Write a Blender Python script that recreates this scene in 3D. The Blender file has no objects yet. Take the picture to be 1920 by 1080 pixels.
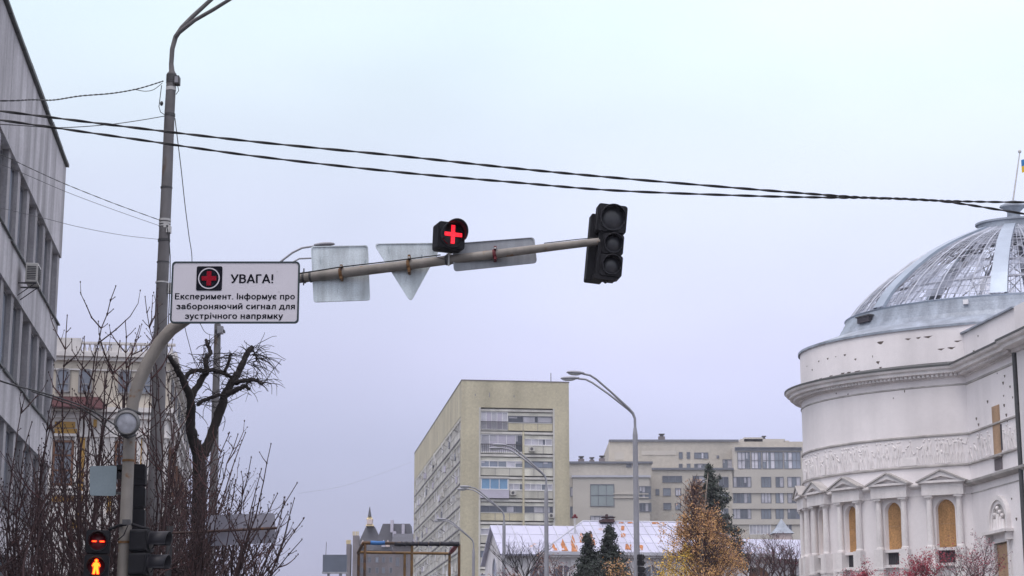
import bpy, math, random
from math import sin, cos, tan, atan, radians as rad, pi
from mathutils import Vector, Matrix
V = Vector
SC = bpy.context.scene
COL = SC.collection
# ------------------------------------------------------------------ camera
F = 3500.0; PITCH = atan(755 / F); CAMZ = 1.7
cam_d = bpy.data.cameras.new('camera'); cam = bpy.data.objects.new('camera', cam_d); COL.objects.link(cam)
cam_d.sensor_width = 36; cam_d.lens = F / 1920 * 36; cam_d.clip_start = .1; cam_d.clip_end = 9000
cam.location = (0, 0, CAMZ); cam.rotation_euler = (pi / 2 + PITCH, 0, 0)
SC.camera = cam
# ------------------------------------------------------------------ sky and sun (overcast)
SUN_EL, SUN_AZ = rad(64), rad(212)          # azimuth from +Y towards +X
w = bpy.data.worlds.new('World'); SC.world = w; w.use_nodes = True
nt = w.node_tree; N = nt.nodes; L = nt.links; N.clear()
out = N.new('ShaderNodeOutputWorld')
sky = N.new('ShaderNodeTexSky'); sky.sky_type = 'NISHITA'; sky.sun_disc = False
sky.sun_elevation = SUN_EL; sky.sun_rotation = SUN_AZ; sky.dust_density = 4; sky.air_density = 1
b1 = N.new('ShaderNodeBackground'); b1.inputs[1].default_value = .05; L.new(sky.outputs[0], b1.inputs[0])
tc = N.new('ShaderNodeTexCoord'); sx = N.new('ShaderNodeSeparateXYZ'); L.new(tc.outputs['Generated'], sx.inputs[0])
rmp = N.new('ShaderNodeValToRGB'); L.new(sx.outputs['Z'], rmp.inputs[0])
el = rmp.color_ramp.elements
SKY = [(0.0, (.36, .35, .48)), (.075, (.385, .385, .57)), (.125, (.425, .425, .61)), (.175, (.525, .515, .70)), (.26, (.63, .66, .78)), (.345, (.73, .84, .85)), (.55, (1.05, 1.02, 1.10)), (1.0, (1.6, 1.5, 1.64))]
el[0].position, el[1].position = 0, 1
el[0].color = SKY[0][1] + (1,); el[1].color = SKY[-1][1] + (1,)
for p_, c_ in SKY[1:-1]:
    e = el.new(p_); e.color = c_ + (1,)
cl = N.new('ShaderNodeTexNoise'); cl.inputs['Scale'].default_value = 3.2; cl.inputs['Detail'].default_value = 3
mp = N.new('ShaderNodeMapping'); mp.inputs['Scale'].default_value = (1, 1, 2.6); L.new(tc.outputs['Generated'], mp.inputs[0]); L.new(mp.outputs[0], cl.inputs[0])
mr = N.new('ShaderNodeMapRange'); mr.inputs[1].default_value = .3; mr.inputs[2].default_value = .7; mr.inputs[3].default_value = .93; mr.inputs[4].default_value = 1.06
L.new(cl.outputs[0], mr.inputs[0])
dt = N.new('ShaderNodeVectorMath'); dt.operation = 'DOT_PRODUCT'; L.new(tc.outputs['Generated'], dt.inputs[0])
dt.inputs[1].default_value = V((.25, .95, .20)).normalized()
gl = N.new('ShaderNodeMapRange'); gl.inputs[1].default_value = .94; gl.inputs[2].default_value = 1.0; gl.inputs[3].default_value = 1.0; gl.inputs[4].default_value = 1.24
gl.interpolation_type = 'SMOOTHSTEP'; L.new(dt.outputs['Value'], gl.inputs[0])
mu = N.new('ShaderNodeMath'); mu.operation = 'MULTIPLY'; L.new(mr.outputs[0], mu.inputs[0]); L.new(gl.outputs[0], mu.inputs[1])
b2 = N.new('ShaderNodeBackground'); L.new(rmp.outputs[0], b2.inputs[0]); L.new(mu.outputs[0], b2.inputs[1])
ad = N.new('ShaderNodeAddShader'); L.new(b1.outputs[0], ad.inputs[0]); L.new(b2.outputs[0], ad.inputs[1]); L.new(ad.outputs[0], out.inputs[0])
sd = bpy.data.lights.new('sun', 'SUN'); sd.energy = .85; sd.angle = rad(25); sd.color = (1, .96, .92)
sun = bpy.data.objects.new('sun', sd); COL.objects.link(sun)
sdir = V((sin(SUN_AZ) * cos(SUN_EL), cos(SUN_AZ) * cos(SUN_EL), sin(SUN_EL)))
sun.rotation_euler = sdir.to_track_quat('Z', 'Y').to_euler(); sun.location = (-40, -50, 80)
SC.view_settings.view_transform = 'Standard'; SC.view_settings.look = 'None'
SC.view_settings.exposure = 0.0; SC.view_settings.gamma = 1; SC.view_settings.use_curve_mapping = False
# ------------------------------------------------------------------ geometry of the photograph
cp, sp = cos(PITCH), sin(PITCH)
def ray(px, py):
    dx = (px - 960) / F; dy = (540 - py) / F
    return V((dx, cp - dy * sp, sp + dy * cp))
def P(px, py, Y):                    # the point seen at pixel px, py (of 1920 x 1080) at distance Y down the street
    d = ray(px, py); return V((0, 0, CAMZ)) + d * (Y / d.y)
def hit(px, py, pt, n):              # where that line of sight meets a plane
    d = ray(px, py); o = V((0, 0, CAMZ)); return o + d * ((V(pt) - o).dot(n) / d.dot(n))
def pr(r, Y): return r * Y / F       # pixels to metres
ST = V((-.1312, 1, 0)).normalized()  # down the street
RT = V((1, .1312, 0)).normalized()   # across it, to the right
UP = V((0, 0, 1))
def frame(o, u, inward):             # X along the facade, Y into the wall, Z up
    m = Matrix.Identity(4)
    for i in range(3):
        m[i][0] = u[i]; m[i][1] = inward[i]; m[i][2] = UP[i]; m[i][3] = o[i]
    return m
# ------------------------------------------------------------------ materials
MATS = {}
def mat(name, col, rough=.8, var=.12, scale=1.5, streak=0., bump=0., metal=0., spots=None, emit=0., spec=.5, rnd=0., fine=0.):
    m = bpy.data.materials.new(name); m.use_nodes = True
    t = m.node_tree; n = t.nodes; l = t.links; b = n['Principled BSDF']
    b.inputs['Roughness'].default_value = rough; b.inputs['Metallic'].default_value = metal
    b.inputs['Specular IOR Level'].default_value = spec
    co = n.new('ShaderNodeTexCoord')
    rgb = n.new('ShaderNodeRGB'); rgb.outputs[0].default_value = tuple(col) + (1,)
    cur = rgb.outputs[0]
    def mulby(fac_out, lo, hi, a=.3, b_=.7):
        nonlocal cur
        r = n.new('ShaderNodeMapRange'); r.inputs[1].default_value = a; r.inputs[2].default_value = b_; r.inputs[3].default_value = lo; r.inputs[4].default_value = hi
        l.new(fac_out, r.inputs[0])
        k = n.new('ShaderNodeVectorMath'); k.operation = 'SCALE'; l.new(cur, k.inputs[0]); l.new(r.outputs[0], k.inputs['Scale']); cur = k.outputs[0]
    def noise(sc, scale3=(1, 1, 1), det=6):
        mm = n.new('ShaderNodeMapping'); mm.inputs['Scale'].default_value = scale3; l.new(co.outputs['Object'], mm.inputs[0])
        q = n.new('ShaderNodeTexNoise'); q.inputs['Scale'].default_value = sc; q.inputs['Detail'].default_value = det; l.new(mm.outputs[0], q.inputs[0]); return q.outputs[0]
    nz = None
    if var: nz = noise(scale); mulby(nz, 1 - var, 1 + var)
    if fine: mulby(noise(scale * 14, det=3), 1 - fine, 1 + fine)
    if streak: mulby(noise(scale * 1.6, (1, 1, .07)), 1 - streak, 1.06, .32, .6)
    if rnd:
        oi = n.new('ShaderNodeObjectInfo'); mulby(oi.outputs['Random'], 1 - rnd, 1 + rnd, 0, 1)
    if spots:                         # (colour, noise scale, threshold, mapping)
        q = noise(spots[1], spots[3] if len(spots) > 3 else (1, 1, 1), 8)
        r = n.new('ShaderNodeMapRange'); r.inputs[1].default_value = spots[2]; r.inputs[2].default_value = spots[2] + .07; l.new(q, r.inputs[0])
        mx = n.new('ShaderNodeMix'); mx.data_type = 'RGBA'; l.new(r.outputs[0], mx.inputs[0]); l.new(cur, mx.inputs[6]); mx.inputs[7].default_value = tuple(spots[0]) + (1,); cur = mx.outputs[2]
    l.new(cur, b.inputs['Base Color'])
    if emit:
        l.new(cur, b.inputs['Emission Color']); b.inputs['Emission Strength'].default_value = emit
    if bump:
        bp = n.new('ShaderNodeBump'); bp.inputs['Strength'].default_value = bump; bp.inputs['Distance'].default_value = .03
        l.new(noise(scale * 9), bp.inputs['Height']); l.new(bp.outputs[0], b.inputs['Normal'])
    MATS[name] = m; return m
def glass_mat(name, tint, alpha, rough=.08):
    m = bpy.data.materials.new(name); m.use_nodes = True
    t = m.node_tree; n = t.nodes; l = t.links; b = n['Principled BSDF']; o = n['Material Output']
    b.inputs['Base Color'].default_value = tuple(tint) + (1,); b.inputs['Roughness'].default_value = rough
    tr = n.new('ShaderNodeBsdfTransparent'); mx = n.new('ShaderNodeMixShader'); mx.inputs[0].default_value = alpha
    co = n.new('ShaderNodeTexCoord'); q = n.new('ShaderNodeTexNoise'); q.inputs['Scale'].default_value = .9; q.inputs['Detail'].default_value = 5
    l.new(co.outputs['Object'], q.inputs[0])
    r = n.new('ShaderNodeMapRange'); r.inputs[1].default_value = .35; r.inputs[2].default_value = .65; r.inputs[3].default_value = alpha - .3; r.inputs[4].default_value = min(1, alpha + .3)
    l.new(q.outputs[0], r.inputs[0]); l.new(r.outputs[0], mx.inputs[0])
    tl = n.new('ShaderNodeBsdfTranslucent'); tl.inputs[0].default_value = tuple(min(1, c * 1.5) for c in tint) + (1,); m2 = n.new('ShaderNodeMixShader'); m2.inputs[0].default_value = .5; l.new(b.outputs[0], m2.inputs[1]); l.new(tl.outputs[0], m2.inputs[2])
    l.new(tr.outputs[0], mx.inputs[1]); l.new(m2.outputs[0], mx.inputs[2]); l.new(mx.outputs[0], o.inputs[0]); return m

m_asphalt = mat('asphalt', (.05, .05, .052), .9, .2, 3)
m_pave = mat('paving', (.22, .21, .2), .9, .15, 3)
m_soil = mat('soil', (.09, .085, .07), .95, .3, .3)
m_paint = mat('road_paint', (.7, .7, .68), .7, .1, 4)
m_kerb = mat('kerb_stone', (.3, .3, .3), .9, .15, 2)
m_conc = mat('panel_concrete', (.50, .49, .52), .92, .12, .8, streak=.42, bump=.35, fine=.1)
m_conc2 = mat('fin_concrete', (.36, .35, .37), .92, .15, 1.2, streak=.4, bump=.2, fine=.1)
m_flash = mat('dark_flashing', (.07, .075, .075), .6, .2, 2)
m_glassA = mat('office_glass', (.26, .29, .35), .12, .12, .5, spec=.6, rnd=.45)
m_alu = mat('grey_window_frame', (.2, .2, .215), .5, .1, 3)
m_white = mat('white_plaster', (.78, .745, .755), .85, .06, .35, streak=.085, bump=.06, fine=.02)
m_trim = mat('white_trim', (.72, .69, .69), .85, .09, .8, streak=.12, fine=.05)
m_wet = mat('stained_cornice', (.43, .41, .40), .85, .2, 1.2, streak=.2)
m_relief = mat('relief_plaster', (.78, .745, .745), .85, .1, 2.5)
m_gouge = mat('broken_brick', (.11, .085, .075), .95, .3, 5)
m_ply = mat('plywood', (.40, .22, .09), .8, .2, 1.3, fine=.34, streak=.2)
m_ply2 = mat('weathered_plywood', (.40, .26, .16), .8, .12, 1.3, fine=.2, streak=.2)
m_grille = mat('dark_grille', (.035, .03, .04), .6, .2, 5)
m_zinc = mat('zinc_sheet', (.30, .34, .40), .5, .2, .9, streak=.3, metal=.25, fine=.12)
m_zincl = mat('bright_zinc', (.33, .39, .47), .45, .12, .8, metal=.3)
m_bar = mat('glazing_bar', (.42, .45, .52), .5, .2, 2, metal=.2)
m_truss = mat('inner_steel', (.36, .37, .42), .7, .2, 2)
m_dome = glass_mat('dirty_dome_glass', (.44, .48, .58), .55)
m_tan = mat('tan_render', (.475, .437, .318), .9, .09, .25, streak=.2, fine=.09)
m_tanl = mat('loggia_panel', (.52, .51, .45), .9, .14, .4, streak=.22, rnd=.22)
m_slab = mat('slab_edge', (.56, .55, .52), .9, .14, .5, streak=.2)
m_para = mat('parapet_concrete', (.50, .49, .455), .9, .16, .35, streak=.3, fine=.08)
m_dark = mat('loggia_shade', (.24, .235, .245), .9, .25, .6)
m_wfr = mat('white_window_frame', (.72, .72, .74), .6, .06, 2)
m_glassB = mat('flat_glass', (.13, .15, .19), .12, .3, .35, spec=.6, rnd=.7)
m_curt = mat('curtained_glass', (.46, .46, .52), .3, .22, .9, rnd=.25)
m_blue = mat('blue_tinted_glass', (.17, .32, .50), .15, .15, .5, spec=.6)
m_lilac = mat('lilac_panel', (.45, .43, .52), .6, .08, .5)
m_beige = mat('beige_brick', (.455, .425, .375), .9, .07, .15, streak=.08, fine=.08)
m_beigeb = mat('beige_band', (.49, .465, .425), .9, .07, .3)
m_bglass = mat('grey_block_glass', (.15, .175, .21), .15, .3, .25, spec=.6, rnd=.5)
m_bfr = mat('slate_frame', (.15, .16, .19), .5, .1, 2)
m_whroof = mat('white_roof_sheet', (.42, .425, .545), .45, .09, .35, streak=.06, spots=((.42, .2, .09), .9, .69, (1, 1, 1)))
m_rust = mat('rust_orange', (.36, .14, .05), .9, .35, 2.5, fine=.3, spots=((.45, .42, .48), 3.5, .6, (1, .4, .4)))
m_whwall = mat('old_white_wall', (.66, .65, .68), .9, .1, .6, streak=.18)
m_seam = mat('roof_seam', (.45, .46, .52), .6, .1, 1)
m_slate = mat('slate_roof', (.05, .052, .068), .7, .25, .5, fine=.15)
m_mauve = mat('mauve_masonry', (.17, .15, .16), .9, .15, .5, streak=.2)
m_gold = mat('gilded_trim', (.6, .48, .25), .5, .15, 2)
m_pink = mat('pale_lantern', (.6, .5, .48), .8, .1, 2)
m_screen = mat('blue_grey_board', (.09, .11, .15), .6, .1, 1)
m_rustpipe = mat('rusty_pipe', (.14, .075, .035), .85, .3, 3, spots=((.07, .045, .035), 4, .52))
m_ylpipe = mat('ochre_pipe', (.17, .10, .04), .8, .3, 3, spots=((.1, .06, .04), 5, .56))
m_blackw = mat('black_wrap', (.02, .02, .03), .7, .3, 5)
m_bluew = mat('blue_wrap', (.04, .16, .42), .7, .2, 5)
m_redw = mat('dark_red_wrap', (.2, .015, .03), .7, .2, 5)
m_yel = mat('ochre_wall', (.38, .22, .05), .85, .15, 1)
m_cream = mat('cream_wall', (.50, .455, .39), .9, .08, .5, streak=.12)
m_cwhite = mat('cream_white_trim', (.60, .58, .575), .85, .1, 1, streak=.12)
m_brown = mat('brown_wood', (.14, .06, .03), .6, .2, 3)
m_redroof = mat('dark_red_sheet', (.065, .016, .02), .6, .2, 1.5)
m_glassC = mat('house_glass', (.16, .18, .22), .12, .3, .8, spec=.6)
m_pole = mat('weathered_pole', (.15, .145, .152), .75, .16, 3, streak=.25, spots=((.13, .10, .085), 5, .63, (1, 1, .3)), bump=.2)
m_mast = mat('mast_paint', (.235, .215, .195), .6, .15, 4, streak=.2, bump=.15, spots=((.2, .12, .07), 7, .64))
m_lamp = mat('lamp_steel', (.27, .275, .31), .55, .12, 2)
m_lampg = mat('lamp_glass', (.5, .52, .55), .25, .05, 3)
m_rusty = mat('rusty_clamp', (.17, .09, .035), .85, .35, 20, spots=((.1, .05, .03), 25, .55))
m_redcl = mat('red_clamp', (.13, .012, .018), .7, .25, 20)
m_dsteel = mat('dark_steel', (.06, .06, .065), .6, .2, 8)
m_lsteel = mat('light_steel', (.5, .5, .5), .5, .15, 8)
m_signw = mat('sign_face_white', (.62, .60, .665), .5, .02, 3, spots=((.45, .43, .46), 9, .74))
m_signb = mat('sign_border', (.012, .028, .035), .45, .05, 3)
m_ink = mat('sign_ink', (.008, .009, .016), .8, 0, spec=.1)
m_redink = mat('sign_red', (.30, .002, .018), .7, 0, spec=.15)
m_signback = mat('galvanised_back', (.60, .665, .71), .5, .16, 5, streak=.28, metal=.15, fine=.14, spots=((.30, .36, .40), 11, .66, (1, 1, .35)))
m_signbk2 = mat('grey_sign_back', (.30, .32, .355), .6, .1, 5, streak=.2, fine=.08)
m_oldrail = mat('old_rusty_rail', (.085, .055, .05), .9, .3, 8, spots=((.18, .08, .03), 9, .58))
m_hatch = mat('dark_brown_sheet', (.055, .026, .028), .7, .2, 2)
m_lilacpl = mat('lilac_grey_plate', (.30, .30, .365), .6, .1, 4, streak=.15)
m_edge = mat('sign_edge', (.13, .14, .15), .6, .1, 5)
m_plate = mat('blue_grey_plate', (.21, .265, .30), .6, .07, 3, fine=.05)
m_black = mat('signal_black', (.008, .008, .012), .65, .25, 6, fine=.2, spec=.3)
m_black2 = mat('visor_black', (.016, .016, .022), .5, .2, 6, spec=.35)
m_lens = mat('unlit_lens', (.030, .031, .038), .35, .2, 30, fine=.4)
m_greylens = mat('cloudy_lens', (.40, .41, .46), .3, .25, 12)
m_casing = mat('worn_casing', (.13, .13, .135), .6, .25, 12)
m_led = mat('red_led', (1, .004, .02), .5, 0, emit=.6)
m_redlens = mat('faintly_lit_red_lens', (.10, .004, .010), .4, .2, 20, emit=.03)
m_leddot = mat('red_led_dot', (1, .04, .07), .5, 0, emit=1.5)
m_ledred = mat('deep_red_led', (1, .02, .006), .5, 0, emit=1.8)
m_ledyel = mat('amber_led', (1, .34, .018), .5, 0, emit=1.9)
m_wire = mat('cable_black', (.012, .012, .014), .6, 0)
m_wire2 = mat('cable_grey', (.06, .06, .07), .6, 0)
m_bark = mat('dark_bark', (.016, .012, .012), .95, .35, 8, bump=.4)
m_twig = mat('brown_twig', (.055, .031, .032), .9, .3, 6)
m_twig2 = mat('grey_twig', (.085, .055, .055), .9, .3, 6)
m_twig3 = mat('reddish_shoot', (.085, .036, .036), .85, .3, 6)
m_bud = mat('twig_bud', (.04, .024, .026), .9, .2, 9)
m_birchbark = mat('pale_birch_bark', (.3, .26, .23), .9, .4, 6)
m_redtwig = mat('reddish_twig', (.085, .05, .052), .9, .2, 6)
m_lf = [mat('leaf_gold', (.54, .32, .11), .7, .3, 4), mat('leaf_amber', (.50, .27, .11), .7, .3, 4), mat('leaf_russet', (.30, .18, .125), .7, .3, 4), mat('leaf_yellow', (.68, .46, .05), .7, .3, 4)]
m_red = [mat('leaf_crimson', (.27, .012, .036), .7, .3, 4), mat('leaf_maroon', (.11, .015, .035), .7, .3, 4), mat('leaf_scarlet', (.30, .02, .038), .7, .3, 4)]
m_ndl = [mat('needle_dark', (.010, .017, .014), .8, .3, 4), mat('needle_green', (.018, .030, .021), .8, .3, 4), mat('needle_grey', (.032, .042, .036), .8, .3, 4)]
m_fblue = mat('flag_blue', (.03, .19, .45), .8, .05, 3); m_fyel = mat('flag_yellow', (.75, .50, .03), .8, .05, 3)
m_ac = mat('unit_plastic', (.50, .49, .46), .6, .1, 4, streak=.2)
# ------------------------------------------------------------------ mesh builder
class MB:
    def __init__(s, M=None):
        s.v = []; s.f = []; s.mi = []; s.sm = []; s.mats = []; s.M = M
    def mat_i(s, m):
        if m not in s.mats: s.mats.append(m)
        return s.mats.index(m)
    def add(s, vs, fs, m, smooth=False):
        b = len(s.v); i = s.mat_i(m)
        s.v += [(s.M @ V(p)) if s.M else V(p) for p in vs]
        for f in fs: s.f.append([b + k for k in f]); s.mi.append(i); s.sm.append(smooth)
        return s
    def box(s, x0, x1, y0, y1, z0, z1, m):
        return s.add([(x0, y0, z0), (x1, y0, z0), (x1, y1, z0), (x0, y1, z0), (x0, y0, z1), (x1, y0, z1), (x1, y1, z1), (x0, y1, z1)],
                     [(0, 3, 2, 1), (4, 5, 6, 7), (0, 1, 5, 4), (1, 2, 6, 5), (2, 3, 7, 6), (3, 0, 4, 7)], m)
    def poly(s, pts, y0, y1, m, mside=None):         # outline in XZ, thickness along Y
        n = len(pts)
        s.add([(p[0], y0, p[1]) for p in pts] + [(p[0], y1, p[1]) for p in pts], [tuple(range(n)), tuple(range(2 * n - 1, n - 1, -1))], m)
        return s.add([(p[0], y0, p[1]) for p in pts] + [(p[0], y1, p[1]) for p in pts], [(i, i + n, (i + 1) % n + n, (i + 1) % n) for i in range(n)], mside or m)
    def ring(s, a, b, y0, y1, m):                    # band between two outlines of equal count
        n = len(a)
        s.add([(p[0], y0, p[1]) for p in a] + [(p[0], y0, p[1]) for p in b] + [(p[0], y1, p[1]) for p in a] + [(p[0], y1, p[1]) for p in b],
              sum([[(i, (i + 1) % n, n + (i + 1) % n, n + i), (2 * n + i, 3 * n + i, 3 * n + (i + 1) % n, 2 * n + (i + 1) % n),
                    (i, 2 * n + i, 2 * n + (i + 1) % n, (i + 1) % n), (n + i, n + (i + 1) % n, 3 * n + (i + 1) % n, 3 * n + i)] for i in range(n)], []), m)
        return s
    def tube(s, pts, r, m, n=8, cap=True, smooth=True):
        pts = [V(p) for p in pts]; k = len(pts)
        rs = r if isinstance(r, (list, tuple)) else [r] * k
        vs = []; ref = None
        for i, p in enumerate(pts):
            t = (pts[min(i + 1, k - 1)] - pts[max(i - 1, 0)])
            if t.length < 1e-9: t = V((0, 0, 1))
            t.normalize()
            if ref is None: ref = V((0, 0, 1)) if abs(t.z) < .9 else V((1, 0, 0))
            a = ref - t * ref.dot(t)
            if a.length < 1e-6: a = t.orthogonal()
            a.normalize(); ref = a; b = t.cross(a)
            for j in range(n):
                q = 2 * pi * j / n; vs.append(p + (a * cos(q) + b * sin(q)) * rs[i])
        fs = [(i * n + j, i * n + (j + 1) % n, (i + 1) * n + (j + 1) % n, (i + 1) * n + j) for i in range(k - 1) for j in range(n)]
        s.add(vs, fs, m, smooth)
        if cap: s.add(vs[:n] + vs[-n:], [tuple(range(n - 1, -1, -1)), tuple(range(n, 2 * n))], m)
        return s
    def lathe(s, prof, m, n=96, a0=0, a1=2 * pi, smooth=True):   # prof = (radius, z); sharp corners by repeating rings
        full = abs(a1 - a0 - 2 * pi) < 1e-6; c = n if full else n + 1
        for (r0, z0), (r1, z1) in zip(prof[:-1], prof[1:]):
            vs = []
            for (r, z) in ((r0, z0), (r1, z1)):
                vs += [(r * cos(a0 + (a1 - a0) * i / n), r * sin(a0 + (a1 - a0) * i / n), z) for i in range(c)]
            s.add(vs, [(i, (i + 1) % c, c + (i + 1) % c, c + i) for i in range(n)], m, smooth)
        return s
    def ball(s, c, r, m, n=8, k=5):
        if not isinstance(r, (list, tuple)): r = (r, r, r)
        vs = [(c[0], c[1], c[2] - r[2])]
        for i in range(1, k):
            q = -pi / 2 + pi * i / k
            vs += [(c[0] + r[0] * cos(q) * cos(2 * pi * j / n), c[1] + r[1] * cos(q) * sin(2 * pi * j / n), c[2] + r[2] * sin(q)) for j in range(n)]
        vs.append((c[0], c[1], c[2] + r[2])); T = len(vs) - 1
        fs = [(0, 1 + (j + 1) % n, 1 + j) for j in range(n)] + [(T, T - n + j, T - n + (j + 1) % n) for j in range(n)]
        fs += [(1 + i * n + j, 1 + i * n + (j + 1) % n, 1 + (i + 1) * n + (j + 1) % n, 1 + (i + 1) * n + j) for i in range(k - 2) for j in range(n)]
        return s.add(vs, fs, m, True)
    def build(s, name, parent=None, origin=None):
        o = V(origin) if origin is not None else (root_loc(parent) if parent else V((0, 0, 0)))
        me = bpy.data.meshes.new(name); me.from_pydata([tuple(p - o) for p in s.v], [], s.f)
        for m in s.mats: me.materials.append(m)
        me.polygons.foreach_set('material_index', s.mi); me.polygons.foreach_set('use_smooth', s.sm); me.update()
        ob = bpy.data.objects.new(name, me); COL.objects.link(ob)
        if parent: ob.parent = parent
        else: ob.location = o
        return ob
def root_loc(o):
    while o.parent: o = o.parent
    return V(o.location)
def tag(o, label=None, cat=None, group=None, kind=None):
    for k, v in (('label', label), ('category', cat), ('group', group), ('kind', kind)):
        if v: o[k] = v
    return o
def thing(name, label, cat, loc=(0, 0, 0), group=None):
    o = bpy.data.objects.new(name, None); o.empty_display_size = .3; COL.objects.link(o); o.location = loc
    return tag(o, label, cat, group)
def copy_tree(o, parent=None):
    c = o.copy(); COL.objects.link(c)
    if parent: c.parent = parent
    for ch in list(o.children): copy_tree(ch, c)
    return c
def rrect(x0, x1, z0, z1, r, n=4):
    pts = []
    for (cx, cz, a) in ((x0 + r, z0 + r, pi), (x1 - r, z0 + r, 1.5 * pi), (x1 - r, z1 - r, 0), (x0 + r, z1 - r, pi / 2)):
        pts += [(cx + r * cos(a + pi / 2 * i / n), cz + r * sin(a + pi / 2 * i / n)) for i in range(n + 1)]
    return pts
def rpoly(c, r, n=4):                                # rounded corners on any convex outline
    res = []; k = len(c); c = [V(p) for p in c]
    for i in range(k):
        a, b, d = c[i - 1], c[i], c[(i + 1) % k]
        u = (a - b).normalized(); v = (d - b).normalized(); p0 = b + u * r; p1 = b + v * r
        res += [tuple(p0.lerp(b, t).lerp(b.lerp(p1, t), t)) for t in [j / n for j in range(n + 1)]]
    return res
def circle(cx, cz, r, n=24, a0=0): return [(cx + r * cos(a0 + 2 * pi * i / n), cz + r * sin(a0 + 2 * pi * i / n)) for i in range(n)]
def archpts(u0, u1, z0, z1, n=10, rise=1.):           # round-headed outline, z1 = top of the arch
    r = (u1 - u0) / 2; c = (u0 + u1) / 2
    return [(u0, z0), (u1, z0)] + [(c + r * cos(pi * i / n), z1 - r * rise + r * rise * sin(pi * i / n)) for i in range(n + 1)]
def ar(cx, cy, rx, ry, a0=0, a1=360, n=18): return [(cx + rx * cos(rad(a0 + (a1 - a0) * i / n)), cy + ry * sin(rad(a0 + (a1 - a0) * i / n))) for i in range(n + 1)]
def st_(x, y0=0, y1=.72): return [(x, y0), (x, y1)]
GLYPH = {' ': (.26, []), '.': (.22, [st_(.11, 0, .13)]), '!': (.28, [st_(.13, .32, 1), st_(.13, 0, .14)]),
 'У': (.66, [[(.04, 1), (.33, .32)], [(.62, 1), (.31, .24), (.22, .09), (.07, .07)]]), 'А': (.72, [[(.05, 0), (.36, .96), (.67, 0)], [(.16, .3), (.56, .3)]]),
 'В': (.66, [st_(.11, 0, 1), [(.1, .93), (.38, .93), (.5, .85), (.53, .74), (.49, .62), (.38, .54), (.1, .54)], [(.38, .54), (.53, .46), (.58, .31), (.53, .15), (.4, .07), (.1, .07)]]),
 'Г': (.54, [[(.11, 0), (.11, .93), (.52, .93)]]), 'Е': (.64, [st_(.11, 0, 1), [(.1, .93), (.58, .93)], [(.1, .52), (.54, .52)], [(.1, .07), (.6, .07)]]), 'І': (.24, [st_(.12, 0, 1)]),
 'о': (.6, [ar(.3, .36, .22, .29)]), 'с': (.54, [ar(.3, .36, .22, .29, 42, 318)]), 'е': (.6, [[(.09, .37), (.51, .37)], ar(.3, .36, .22, .29, 2, 318)]), 'є': (.54, [ar(.3, .36, .22, .29, 42, 318), [(.1, .36), (.4, .36)]]),
 'а': (.58, [[(.09, .5), (.15, .61), (.28, .65), (.41, .61), (.46, .5), (.46, .15), (.5, .03)], [(.46, .42), (.22, .37), (.1, .29), (.09, .17), (.17, .08), (.3, .08), (.42, .16), (.46, .28)]]),
 'к': (.54, [st_(.11), [(.11, .36), (.22, .37), (.34, .5), (.38, .65), (.5, .66)], [(.22, .37), (.34, .28), (.51, 0)]]), 'п': (.58, [[(.11, 0), (.11, .65), (.47, .65), (.47, 0)]]),
 'р': (.6, [st_(.11, -.24), ar(.31, .36, .2, .29)]), 'и': (.6, [st_(.11), [(.11, .06), (.49, .66)], st_(.49)]), 'й': (.6, [st_(.11), [(.11, .06), (.49, .66)], st_(.49), [(.18, .96), (.24, .86), (.36, .86), (.42, .96)]]),
 'м': (.7, [st_(.11), [(.11, .68), (.35, .05), (.59, .68)], st_(.59)]), 'н': (.58, [st_(.11), st_(.47), [(.11, .37), (.47, .37)]]), 'т': (.5, [[(.02, .65), (.48, .65)], st_(.25)]),
 'ф': (.84, [st_(.42, -.24, .98), ar(.26, .36, .17, .29), ar(.58, .36, .17, .29)]), 'у': (.52, [[(.04, .72), (.27, .06)], [(.48, .72), (.24, -.08), (.17, -.18), (.05, -.18)]]),
 'з': (.5, [[(.06, .53), (.12, .62), (.24, .65), (.37, .61), (.4, .51), (.36, .42), (.2, .38)], [(.36, .4), (.43, .31), (.43, .18), (.36, .09), (.22, .07), (.1, .11), (.04, .21)]]),
 'б': (.6, [ar(.3, .32, .21, .26), [(.09, .32), (.1, .6), (.16, .78), (.28, .87), (.42, .89), (.49, .97)]]), 'я': (.56, [st_(.45), [(.45, .65), (.22, .65), (.12, .58), (.12, .42), (.22, .33), (.45, .33)], [(.27, .33), (.06, 0)]]),
 'ю': (.88, [st_(.11), [(.11, .36), (.36, .36)], ar(.57, .36, .21, .29)]), 'ч': (.56, [[(.1, .72), (.1, .44), (.17, .33), (.3, .3), (.45, .33)], st_(.45)]), 'г': (.42, [[(.11, 0), (.11, .65), (.42, .65)]]),
 'л': (.58, [[(.47, 0), (.47, .65), (.2, .65), (.18, .26), (.14, .1), (.02, .06)]]), 'д': (.64, [[(.48, .06), (.48, .65), (.22, .65), (.19, .32), (.12, .06)], [(.05, -.17), (.05, .06), (.59, .06), (.59, -.17)]]), 'і': (.24, [st_(.12), st_(.12, .86, 1.0)])}
def text_mesh(body, hw):                             # sign lettering drawn as broad strokes, capital height 1
    vs = []; fs = []; x = 0
    for ch in body:
        wd, strokes = GLYPH[ch]
        for pts in strokes:
            pts = [V((x + p[0], p[1])) for p in pts]
            for i, (a, b) in enumerate(zip(pts[:-1], pts[1:])):
                n = (b - a).normalized(); n = V((-n.y, n.x)) * hw; k = len(vs); vs += [tuple(a - n), tuple(b - n), tuple(b + n), tuple(a + n)]; fs.append((k, k + 1, k + 2, k + 3))
                if i: k = len(vs); vs += [(a.x + hw * cos(q * pi / 5), a.y + hw * sin(q * pi / 5)) for q in range(10)]; fs.append(tuple(range(k, k + 10)))
        x += wd + .055
    return vs, fs
wrnd = random.Random(101)
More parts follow.
